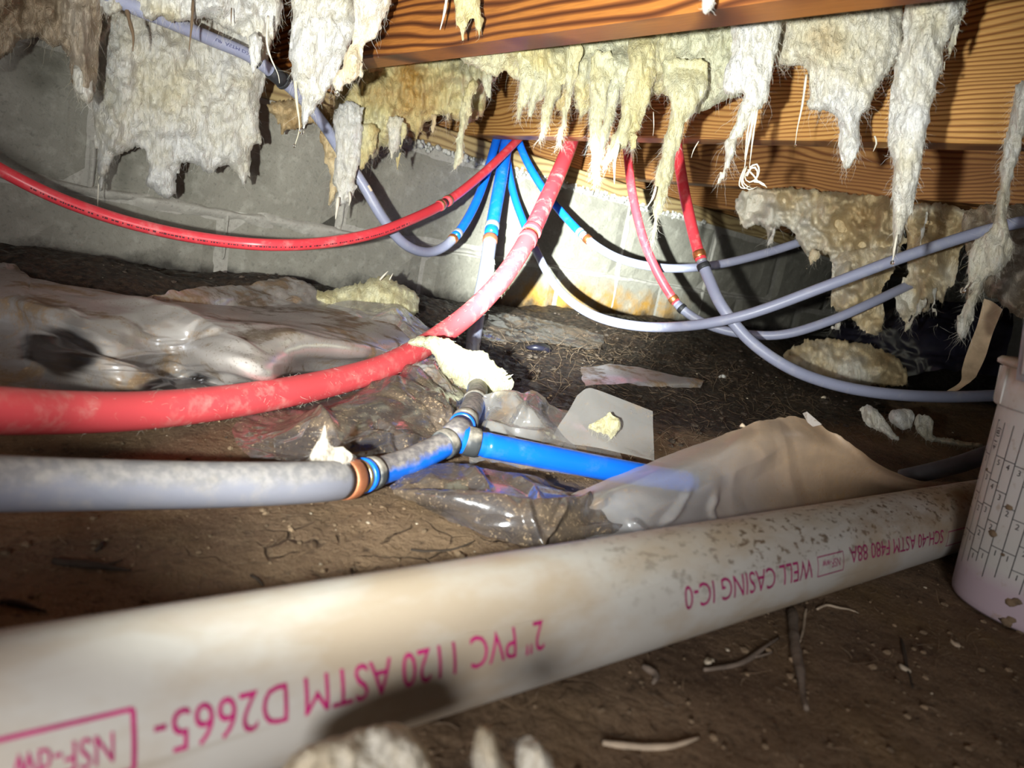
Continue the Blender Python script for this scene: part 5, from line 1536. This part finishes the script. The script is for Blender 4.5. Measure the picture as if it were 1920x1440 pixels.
# shiny front fold under the tee towards the white pipe
film([[(730, 905, -.022), (790, 872, -.016), (850, 868, -.014), (910, 880, -.012), (980, 890, -.012), (1050, 905, -.014), (1120, 925, -.018), (1200, 950, -.022)],
      [(735, 915, -.022), (800, 900, -.012), (860, 910, -.010), (930, 915, -.012), (1000, 920, -.012), (1060, 930, -.012), (1130, 950, -.018), (1200, 970, -.024)],
      [(740, 922, -.024), (820, 930, -.012), (900, 945, -.008), (975, 955, -.006), (1040, 952, -.008), (1100, 955, -.014), (1150, 970, -.02), (1200, 985, -.026)],
      [(748, 930, -.028), (830, 958, -.024), (910, 985, -.018), (985, 985, -.012), (1060, 985, -.014), (1120, 985, -.018), (1160, 990, -.024), (1200, 998, -.027)],
      [(752, 936, -.029), (840, 985, -.0285), (920, 1010, -.028), (1000, 1026, -.027), (1070, 1018, -.026), (1130, 1012, -.027), (1180, 1008, -.028), (1210, 1005, -.028)]],
     'film_dark', 'shiny dark fold of film lying in front of the tee', 240, 140, .0030, 22, .0016, 37,
     folds=[([(738, 918), (840, 934), (950, 948), (1010, 956), (1100, 950), (1195, 985)], .0075, 20), ([(985, 956), (1000, 990), (1014, 1022)], .006, 14), ([(1060, 955), (1040, 985), (1000, 1022)], .005, 12), ([(960, 900), (1000, 925), (1010, 956)], .007, 16),
            ([(1130, 900), (1110, 930), (1085, 960)], .007, 14), ([(880, 880), (900, 905), (920, 925)], .006, 14), ([(1020, 900), (1060, 915), (1110, 915)], -.006, 12), ([(780, 905), (860, 912), (930, 925)], -.005, 12), ([(1100, 985), (1150, 990), (1190, 1000)], .005, 12)])
# dusty sheet over the left half of the ground
film([[(-330, 438, .030), (0, 498, .034), (60, 530, .034), (130, 548, .034), (200, 556, .032), (300, 568, .030), (400, 572, .028), (470, 572, .020), (560, 556, .02), (660, 580, .03), (760, 596, .03), (815, 622, .01)],
      [(-330, 492, .034), (0, 545, .038), (60, 572, .038), (130, 590, .038), (200, 600, .036), (300, 610, .034), (400, 606, .034), (480, 606, .028), (560, 606, .03), (660, 620, .03), (750, 640, .020), (815, 650, .0)],
      [(-330, 560, .012), (0, 606, .014), (60, 612, .024), (140, 632, .028), (220, 648, .028), (310, 652, .018), (400, 640, .030), (500, 640, .034), (590, 645, .03), (680, 660, .018), (750, 672, .004), (810, 676, -.010)],
      [(-330, 620, -.006), (0, 655, -.002), (60, 655, .006), (150, 672, .016), (240, 692, .014), (330, 690, -.002), (420, 684, .020), (500, 700, .016), (580, 690, -.004), (660, 690, -.008), (740, 700, -.010), (800, 705, -.016)],
      [(-330, 668, -.014), (0, 694, -.012), (70, 694, -.008), (160, 712, .002), (250, 722, .004), (340, 722, -.014), (430, 728, -.014), (510, 730, -.018), (590, 718, -.020), (670, 720, -.014), (740, 724, -.016), (800, 728, -.02)],
      [(-320, 715, -.024), (30, 735, -.02), (110, 750, -.018), (200, 760, -.014), (290, 765, -.016), (370, 766, -.024), (450, 770, -.026), (530, 765, -.026), (610, 760, -.022), (690, 756, -.022), (750, 752, -.024), (800, 750, -.026)]],
     'film_dusty', 'wide dirt-stained sheet in long folds over the left ground', 300, 190, .0028, 14, .0011, 47, aniso=(.4, 1.3), ragged=.004,
     folds=[([(-20, 515), (120, 545), (280, 590), (430, 622), (640, 640)], .008, 48), ([(330, 648), (420, 670), (470, 688), (530, 716)], .006, 34), ([(80, 652), (200, 686), (290, 722), (330, 735)], .008, 26),
            ([(190, 562), (320, 600), (420, 640), (480, 664)], .006, 18), ([(500, 640), (600, 648), (720, 660)], .009, 24), ([(90, 622), (220, 660), (330, 700), (430, 738)], -.011, 20), ([(20, 560), (90, 590), (150, 600)], .006, 16),
            ([(540, 690), (620, 700), (700, 712)], .008, 18), ([(250, 612), (300, 628), (380, 640)], -.006, 14), ([(400, 700), (470, 730), (500, 752)], .006, 12)],
     clear=[(120, 655, 75), (330, 735, 60), (590, 725, 60)])
# film tented over the wool chunk
film([[(560, 618, 1.02), (590, 585, 1.02), (640, 566, 1.03), (690, 566, 1.03), (740, 572, 1.03), (775, 590, 1.04), (812, 622, 1.02)],
      [(560, 640, .99), (600, 608, .98), (650, 592, .98), (700, 600, .97), (748, 596, .98), (780, 612, 1.0), (814, 640, .98)],
      [(570, 662, .95), (615, 640, .94), (665, 630, .93), (712, 635, .92), (752, 628, .94), (785, 640, .95), (814, 656, .94)],
      [(600, 690, .90), (640, 678, .89), (690, 668, .88), (725, 664, .88), (760, 660, .89), (790, 662, .89), (812, 668, .89)]],
     'film_clear', 'clear film tented over the yellow white wool chunk', 140, 80, .0035, 14, .0010, 57, 'd', True, folds=[([(655, 585), (690, 612), (760, 575)], .010, 22), ([(600, 640), (650, 650), (700, 640)], .008, 18), ([(745, 600), (770, 630), (800, 650)], .008, 16)])
# upturned glinting edges on the dusty sheet
film([[(352, 566, .925), (362, 575, .92), (385, 580, .915), (404, 567, .915), (440, 590, .90), (500, 612, .89), (560, 628, .885)],
      [(356, 584, .905), (366, 588, .90), (390, 592, .90), (412, 580, .90), (446, 603, .89), (505, 624, .885), (570, 636, .88)]],
     'film_clear', 'small upturned clear edge glinting on the dusty sheet', 70, 14, .0010, 24, .0004, 67, 'd', False)
# thin scraps on the black ground beyond the tee
film([[(1090, 690, .004), (1150, 684, .010), (1210, 690, .012), (1270, 704, .010), (1320, 714, .004)],
      [(1092, 706, .002), (1150, 700, .006), (1210, 710, .007), (1270, 718, .004), (1315, 722, .0)],
      [(1100, 722, -.004), (1150, 720, .0), (1210, 724, .0), (1260, 726, -.002), (1312, 727, -.004)]],
     'film_dusty', 'narrow brown strip of film on black soil beyond the flap', 70, 24, .0028, 22, .001, 77, ragged=.004)
film([[(915, 602, .006), (970, 600, .012), (1030, 612, .010), (1090, 628, .008), (1130, 640, .004)],
      [(905, 622, .002), (965, 620, .008), (1030, 630, .006), (1090, 642, .004), (1130, 650, .0)],
      [(900, 642, -.004), (960, 640, .002), (1030, 648, .0), (1080, 655, .0), (1120, 660, -.002)]],
     'film_dark', 'thin wrinkled film at the wall foot behind the vertical pipe', 70, 30, .004, 24, .0014, 87, ragged=.005)
film([[(240, 560, .036), (330, 545, .042), (430, 535, .040), (520, 540, .034), (580, 552, .026)],
      [(250, 575, .026), (340, 560, .034), (440, 552, .034), (520, 558, .028), (585, 566, .02)],
      [(260, 590, .016), (350, 580, .022), (440, 574, .022), (520, 580, .018), (590, 585, .012)]],
     'film_dusty', 'grey wrinkled film behind the dusty sheet near the block wall', 80, 30, .004, 18, .0014, 97, ragged=.005)
film([[(760, 690, .012), (790, 672, .022), (815, 668, .022), (840, 700, .014)],
      [(790, 705, .006), (812, 695, .014), (830, 705, .012), (850, 725, .004)],
      [(812, 740, -.006), (828, 735, .0), (842, 742, .0), (858, 752, -.006)]],
     'film_clear', 'pleated clear film squeezed beneath the greenish pad', 50, 40, .0045, 38, .0014, 107)

# black bag and kraft paper in the dark right corner
film([[(1560, 620, 1.75), (1640, 590, 1.72), (1720, 560, 1.68), (1800, 560, 1.62), (1900, 570, 1.55)],
      [(1570, 640, 1.68), (1640, 620, 1.62), (1720, 600, 1.56), (1800, 600, 1.52), (1900, 610, 1.45)],
      [(1600, 670, 1.62), (1660, 655, 1.56), (1720, 640, 1.48), (1800, 640, 1.45), (1890, 650, 1.4)],
      [(1640, 715, 1.58), (1690, 708, 1.50), (1740, 700, 1.42), (1800, 700, 1.38), (1880, 710, 1.35)]],
     'bag', 'black plastic bag slumped in the dark right corner under the clumps', 90, 60, .016, 12, .004, 117, 'd', False, cat='bag', name='plastic_bag')
o = film([[(1845, 560, 1.02), (1862, 566, 1.015), (1880, 580, 1.01)],
      [(1832, 610, 1.03), (1848, 614, 1.025), (1862, 624, 1.02)],
      [(1815, 655, 1.04), (1832, 660, 1.035), (1848, 668, 1.03)],
      [(1804, 690, 1.05), (1820, 695, 1.045), (1834, 698, 1.04)],
      [(1800, 716, 1.06), (1812, 716, 1.055), (1824, 712, 1.05)],
      [(1770, 736, 1.07), (1776, 742, 1.068), (1786, 738, 1.06)]],
     'paper', 'torn strip of tan paper hanging down to the soil behind the bucket', 20, 60, .0012, 30, .0005, 127, 'd', False, cat='paper', name='paper_strip')

# ------------------------------------------------------------------ measuring bucket
def lathe(prof, c, seg=64):
    V = []; F = []; n = len(prof)
    for r, z in prof:
        for j in range(seg):
            a = 2 * math.pi * j / seg
            V.append((c[0] + r * math.cos(a), c[1] + r * math.sin(a), c[2] + z))
    for i in range(n - 1):
        for j in range(seg):
            k = (j + 1) % seg
            F.append((i * seg + j, i * seg + k, (i + 1) * seg + k, (i + 1) * seg + j))
    return np.array(V), F


BK = PZ(1924, 1150, -0.030)
BK[2] = -0.0295
bk = thing('mixing_bucket', 'white measuring bucket with black scale columns, at right edge', 'bucket', BK)
RB, RTOP, HB = 0.0500, 0.0600, 0.182
def brad(z): return RB + (RTOP - RB) * z / HB
prof = [(0.0, 0.002), (RB - .006, 0.002), (RB - .002, 0.0), (RB - .0005, .002), (brad(.006), .006), (brad(HB - .034), HB - .034)]
V, F = lathe(prof + [(brad(HB - .034), HB - .0335), (brad(HB) - .0015, HB), (brad(HB) - .003, HB), (RB - .002, .005), (0, .005)], BK, 72)
mesh('body', V, F, MAT['bucket'], bk)
V, F = lathe([(brad(HB - .034) + .0002, HB - .034), (brad(HB - .034) + .0024, HB - .0345), (brad(HB - .034) + .0032, HB - .033), (RTOP + .0030, HB - .0075), (RTOP + .0010, HB - .005)], BK, 72)
mesh('collar', V, F, MAT['bucket'], bk)
V, F = lathe([(RTOP - .003, HB - .006), (RTOP + .0030, HB - .006), (RTOP + .0066, HB - .0045), (RTOP + .0070, HB - .002), (RTOP + .005, HB + .0003), (RTOP - .001, HB + .0010), (RTOP - .0036, HB - .0005)], BK, 72)
mesh('rim', V, F, MAT['bucket'], bk)
for j in range(12):
    a = 2 * math.pi * j / 12 + 0.1
    u = np.array([math.cos(a), math.sin(a)])
    n2 = np.array([-u[1], u[0]])
    r0 = brad(HB - .02)
    q = []
    for z, r in ((HB - .033, r0 + .001), (HB - .007, r0 + .0035)):
        for w in (-.0008, .0008):
            for e in (0, .0022):
                xy = BK[:2] + u * (r + e) + n2 * w
                q.append((xy[0], xy[1], BK[2] + z))
    mesh('rib', np.array(q), [(0, 1, 3, 2), (4, 6, 7, 5), (0, 4, 5, 1), (2, 3, 7, 6), (0, 2, 6, 4), (1, 5, 7, 3)], MAT['bucket'], bk, False)
# scale columns
az0 = math.atan2(CAM[1] - BK[1], CAM[0] - BK[0])
def bpt(az, z, e=.0003):
    r = brad(z) + e
    return (BK[0] + r * math.cos(az), BK[1] + r * math.sin(az), BK[2] + z)
lines = []
def bline(az1, z1, az2, z2, w=.00028):
    n = 6
    L = []
    for i in range(n + 1):
        k = i / n; az = az1 + (az2 - az1) * k; z = z1 + (z2 - z1) * k
        if abs(az2 - az1) * .05 > abs(z2 - z1): L += [bpt(az, z - w), bpt(az, z + w)]
        else: L += [bpt(az - w / .054, z), bpt(az + w / .054, z)]
    lines.append((np.array(L), [(2 * i, 2 * i + 1, 2 * i + 3, 2 * i + 2) for i in range(n)]))
ncol = 18
dA = 0.165
azs = [az0 - 1.62 + dA * k for k in range(ncol + 1)]
ZT, ZBm = 0.137, 0.026
gg = random.Random(5)
nums = []
for k, az in enumerate(azs):
    bline(az, ZBm + .004 * (k % 3), az, ZT)
bline(azs[0], ZT, azs[-1], ZT, .00035)
for k in range(ncol):
    a0, a1 = azs[k], azs[k + 1]
    grp = k % 4
    if grp == 3:
        nums.append(('4:1 (B)' if k % 8 == 3 else '4:1 (A)', (a0 + a1) / 2, 0.124, .0062, True))
        top = .104
    else:
        top = .122
    cnt = [5, 4, 3, 3][grp]
    stepz = (top - ZBm - .006) / cnt
    for n in range(cnt):
        z = ZBm + .010 + stepz * (n + .25 + .12 * grp)
        bline(a0, z, a1, z); nums.append((str(n + 1), (a0 + a1) / 2, z - .0040, .0058, False))
V, F = join_geo(lines)
mesh('scale_lines', V, F, MAT['ink_black'], bk, False, kind='stuff')
acc = []
for txt, az, z, sz, vert in nums:
    V, F = text_geo(txt, sz)
    if not len(V): continue
    cx, cy = (V[:, 0].max() + V[:, 0].min()) / 2, (V[:, 1].max() + V[:, 1].min()) / 2
    W = []
    for v in V:
        x, y = v[0] - cx, v[1] - cy
        if vert: x, y = -y, x
        W.append(bpt(az + x / .054, z + y, .0004))
    acc.append((np.array(W), F))
V, F = join_geo(acc)
mesh('scale_numbers', V, F, MAT['ink_black'], bk, False, kind='stuff')
# dried mud stuck on the side
for px, py, r in [(1862, 1000, .0026), (1892, 952, .0022), (1896, 1130, .0028), (1906, 1128, .0024), (1886, 1166, .0032), (1896, 1162, .0024), (1850, 880, .0012), (1880, 1040, .0012)]:
    # nearest point of the bucket wall under that pixel
    rr = ray(px, py); best = None
    for k in np.linspace(.2, .6, 800):
        p = CAM + rr * k
        if math.hypot(p[0] - BK[0], p[1] - BK[1]) < brad(p[2] - BK[2]) + .0004: best = p; break
    if best is None: continue
    g2 = np.random.default_rng(px)
    Vm = []; Fm = []
    n, m = 5, 8
    out = np.array([best[0] - BK[0], best[1] - BK[1], 0]); out /= np.linalg.norm(out); sd_ = np.cross(out, [0, 0, 1.0])
    for i in range(n + 1):
        a = math.pi / 2 * i / n
        for j in range(m):
            b = 2 * math.pi * j / m; q = r * math.cos(a) * g2.uniform(.75, 1.25)
            Vm.append(best + out * (r * .45 * math.sin(a) - .0002) + sd_ * q * math.cos(b) * 1.3 + np.array([0, 0, 1]) * q * math.sin(b))
    for i in range(n):
        for j in range(m): Fm.append((i * m + j, i * m + (j + 1) % m, (i + 1) * m + (j + 1) % m, (i + 1) * m + j))
    mesh('mud_lump', np.array(Vm), Fm, MAT['crumb'], bk)
# brown residue in the mouth of the bucket
V, F = lathe([(0.0, HB - .012), (RTOP * .5, HB - .010), (RTOP * .8, HB - .011), (RTOP - .004, HB - .006)], BK, 40)
V[:, 2] += 0.002 * fbm(V * 60, 3, 2)
mesh('residue', V, F, MAT['crumb'], bk)

# navy tool standing behind the bucket at the frame edge
tl = thing('hand_tool', 'navy blue flat bar with steel clip standing in the bucket at right edge', 'tool', BK + np.array([0, 0, HB - .01]))
pt = P(1932, 700, .43)
up = np.array([0, 0, 1.0])
base = np.array([pt[0], pt[1], BK[2] + HB - .010]); 
e1 = R[:, 0] - up * (R[:, 0] @ up); e1 /= np.linalg.norm(e1); e2 = np.cross(up, e1)
def tbox(a0, a1, b0, b1, c0, c1, bev, nm, mat, lean=-.19):
    V, F = box_geo(a0, a1, b0, b1, c0, c1, bev)
    W = np.array([base + e1 * (v[0] + lean * v[2]) + e2 * v[1] + up * v[2] for v in V])
    mesh(nm, W, F, MAT[mat], tl, False)
tbox(-.0050, .022, -.004, .004, 0.0, .098, .001, 'bar', 'tool_blue')
tbox(-.0055, -.0048, -.0042, .0030, 0.0, .098, .0002, 'edge_strip', 'grey_ring')
tbox(-.008, .012, -.0062, -.0042, .004, .026, .0006, 'clip', 'steel')

# ------------------------------------------------------------------ litter on the ground
def ground_at(px, py, dz=0.0):
    p = PZ(px, py, FLOOR0)
    for _ in range(12):
        z = float(floor_z(p[0], p[1])[0]) + dz
        p = PZ(px, py, z)
    return p


def twig(px_pts, r, mat, label, name='root', cat='root', forks=(), lift=.6, group=None):
    pp = [ground_at(x, y, r * lift) for x, y in px_pts]
    p = Path(pp, 10); q = p.sub(0, p.L, .003)
    rr = r * np.interp(np.linspace(0, 1, len(q)), [0, .15, .6, 1], [.7, 1, .9, .35]) * (1 + .18 * vnoise(np.column_stack([np.linspace(0, p.L * 120, len(q)), np.zeros(len(q))]), len(label)))
    q = q + np.column_stack([np.zeros(len(q)), np.zeros(len(q)), r * .25 * vnoise(np.column_stack([np.linspace(0, p.L * 60, len(q)), np.ones(len(q))]), 3)])
    V, F = tube_geo(q, rr, 9)
    o = mesh(name, V, F, MAT[mat], None)
    tag(o, label, cat, group)
    for f in forks:
        p2 = Path([ground_at(x, y, r * lift) for x, y in f], 8); q2 = p2.sub(0, p2.L, .003)
        V, F = tube_geo(q2, r * np.linspace(.6, .2, len(q2)), 7)
        mesh('fork', V, F, MAT[mat], o)
    return o


twig([(1484, 1140), (1488, 1180), (1492, 1220), (1500, 1262), (1506, 1300), (1512, 1330)], .0034, 'bark', 'grey stick lying end-on below the white pipe right of centre', 'stick', 'stick')
twig([(1512, 1140), (1508, 1160), (1506, 1180), (1500, 1204)], .0010, 'root_pale', 'short pale rootlet beside the grey stick', )
twig([(1532, 1142), (1552, 1134), (1572, 1140), (1592, 1142), (1610, 1149)], .0010, 'root_pale', 'pale wavy rootlet below the print on the white pipe')
twig([(1130, 1392), (1170, 1398), (1215, 1402), (1260, 1398), (1312, 1382)], .0016, 'root_pale', 'long curved pale root at the bottom edge')
twig([(1320, 1255), (1370, 1250), (1410, 1232), (1435, 1212), (1460, 1196)], .0016, 'bark', 'brown forked root under the white pipe left of the grey stick', forks=[[(1410, 1232), (1425, 1230), (1450, 1222)]])
twig([(1205, 1248), (1222, 1258), (1232, 1266), (1224, 1282)], .0018, 'bark', 'short hooked grey root under the white pipe at centre')
twig([(100, 1050), (130, 1056), (170, 1060), (210, 1064), (246, 1068)], .0020, 'root_dark', 'dark root in the brown soil left, between grey and white pipes', forks=[[(190, 1062), (215, 1055), (228, 1050)]])
twig([(180, 1032), (188, 1026), (192, 1016)], .0014, 'root_dark', 'tiny dark root stub behind the longer dark root on the left')
twig([(0, 1128), (30, 1130), (60, 1140), (86, 1147)], .0016, 'root_dark', 'dark root at the left edge just above the white pipe')
twig([(470, 1078), (484, 1086), (494, 1098)], .0010, 'root_dark', 'thin dark rootlet touching the top of the white pipe')
twig([(770, 1030), (800, 1034), (840, 1032), (868, 1024), (890, 1014)], .0010, 'root_dark', 'curled root fibre in the clay before the shiny fold')
twig([(1690, 1198), (1700, 1250), (1712, 1290)], .0012, 'root_dark', 'dark fibre on the dim soil left of the bucket')
twig([(1240, 905 - 0), (1250, 893), (1262, 884)], .0009, 'root_dark', 'dark fibre at the foot of the upright flap')

g = np.random.default_rng(12)


def pebble_geo(c, r, g, fl=.6):
    V = []; F = []
    n, m = 3, 5
    V.append(c + np.array([0, 0, r * fl]))
    for i in range(1, n):
        a = math.pi * i / n
        for j in range(m):
            b = 2 * math.pi * j / m + i
            V.append(c + r * g.uniform(.7, 1.25) * np.array([math.sin(a) * math.cos(b), math.sin(a) * math.sin(b), fl * math.cos(a)]))
    V.append(c - np.array([0, 0, r * fl]))
    for j in range(m):
        F.append((0, 1 + j, 1 + (j + 1) % m)); F.append((len(V) - 1, 1 + m + (j + 1) % m, 1 + m + j))
        F.append((1 + j, 1 + m + j, 1 + m + (j + 1) % m, 1 + (j + 1) % m))
    return V, F


def scatter(name, n, region, rmin, rmax, mat, label, cat, seed, fl=.6):
    g = np.random.default_rng(seed)
    acc = []
    x0, x1, y0, y1 = region
    xs = g.uniform(x0, x1, n); ys = g.uniform(y0, y1, n); zs = floor_z(xs, ys)
    for x, y, z in zip(xs, ys, zs):
        r = rmin * (rmax / rmin) ** (g.uniform() ** 2.2)
        acc.append(pebble_geo(np.array([x, y, z + r * .25]), r, g, fl))
    V, F = join_geo(acc)
    o = mesh(name, V, F, MAT[mat], None, False, kind='stuff')
    o['label'] = label; o['category'] = cat
    return o


scatter('soil_crumbs', 2600, (-.02, .75, .03, .66), .0005, .0028, 'crumb', 'loose brown soil crumbs scattered over the front ground', 'soil', 31)
scatter('soil_crumbs', 1500, (.2, 1.6, .45, 1.13), .0008, .006, 'root_dark', 'black damp soil clods scattered along the wall foot', 'soil', 33)
scatter('pale_flecks', 260, (.0, 1.4, .05, 1.1), .0006, .0022, 'chip_pale', 'tiny pale chips scattered over the ground', 'debris', 35, .4)

# dark fibrous peat mat beyond the tee
n = 2600
xs = g.uniform(.42, 1.35, n); ys = g.uniform(.40, .98, n)
S = np.column_stack([xs, ys, floor_z(xs, ys) + .0005]); Dm = g.normal(size=(n, 3)); Dm[:, 2] = np.abs(Dm[:, 2]) * .25
o = fibers('root_mat', S, Dm, g.uniform(.012, .04, n), .00035 * g.uniform(.6, 1.6, n), MAT['strand_dark'], None, 5, .7, .12, g, g.uniform(0, .5, n))
o['label'] = 'matted dark rootlets over the black soil beyond the tee'; o['category'] = 'roots'
n = 1100
xs = g.uniform(.02, .6, n); ys = g.uniform(.08, .45, n)
S = np.column_stack([xs, ys, floor_z(xs, ys) + .0004]); Dm = g.normal(size=(n, 3)); Dm[:, 2] = np.abs(Dm[:, 2]) * .12
o = fibers('root_mat', S, Dm, g.uniform(.004, .018, n), .00022 * g.uniform(.6, 1.6, n), MAT['strand_dark'], None, 4, .6, .12, g, g.uniform(0, 1, n))
o['label'] = 'short hair roots strewn over the tan front soil'; o['category'] = 'roots'


def chip(px, py, a, b, h, mat, label, name='wood_chip', cat='debris', rot=0.0):
    c = ground_at(px, py, h * .4)
    g = np.random.default_rng(int(px))
    m = 10; V = []; F = []
    for k, (s, z) in enumerate(((.9, -h / 2), (1, 0), (.8, h / 2))):
        for j in range(m):
            t = 2 * math.pi * j / m; w = g.uniform(.8, 1.15)
            x, y = a * s * w * math.cos(t), b * s * w * math.sin(t)
            V.append(c + np.array([x * math.cos(rot) - y * math.sin(rot), x * math.sin(rot) + y * math.cos(rot), z + h * .3 * math.sin(t * 2)]))
    for k in range(2):
        for j in range(m): F.append((k * m + j, k * m + (j + 1) % m, (k + 1) * m + (j + 1) % m, (k + 1) * m + j))
    F.append(tuple(2 * m + j for j in range(m))); F.append(tuple(range(m))[::-1])
    o = mesh(name, np.array(V), F, MAT[mat], None)
    return tag(o, label, cat)


chip(1012, 652, .026, .017, .008, 'bag', 'small black plastic scrap with pale edge on the wet ground by the wall', 'plastic_scrap')
chip(1316, 664, .012, .005, .004, 'chip_pale', 'pale chip on black soil under the crossing grey pipes')
chip(1355, 706, .010, .006, .006, 'foam', 'white speck of wool on the black soil, left of the long grey pipe')
chip(1045, 940, .0045, .0018, .003, 'chip_pale', 'pale peanut-shaped chip on the shiny fold by the tented sheet', rot=.6)
chip(1545, 745, .010, .004, .004, 'chip_pale', 'pale flat chip just below the long grey pipe')
chip(1696, 1254, .004, .0018, .002, 'chip_pale', 'thin pale chip on the dim soil right of the grey stick', rot=1.2)
chip(1790, 1206, .005, .002, .002, 'root_pale', 'tan sliver on the dim soil beside the bucket', rot=.9)
chip(1328, 1240, .0035, .002, .002, 'chip_pale', 'yellowish chip in the shade under the white pipe', rot=.3)

# foam crumbs squeezed out at the sill
g = np.random.default_rng(77)
acc = []
for k in range(260):
    x = g.uniform(.70, 1.75); z = .323 + g.normal() * .005 - .004
    acc.append(pebble_geo(np.array([x, WALL_Y - g.uniform(.0, .012), z]), g.uniform(.002, .0075), g, .9))
V, F = join_geo(acc)
o = mesh('mortar_crumbs', V, F, MAT['foam'], None, True, kind='stuff')
o['label'] = 'white crumbs squeezed out along the joint under the sill'; o['category'] = 'mortar'
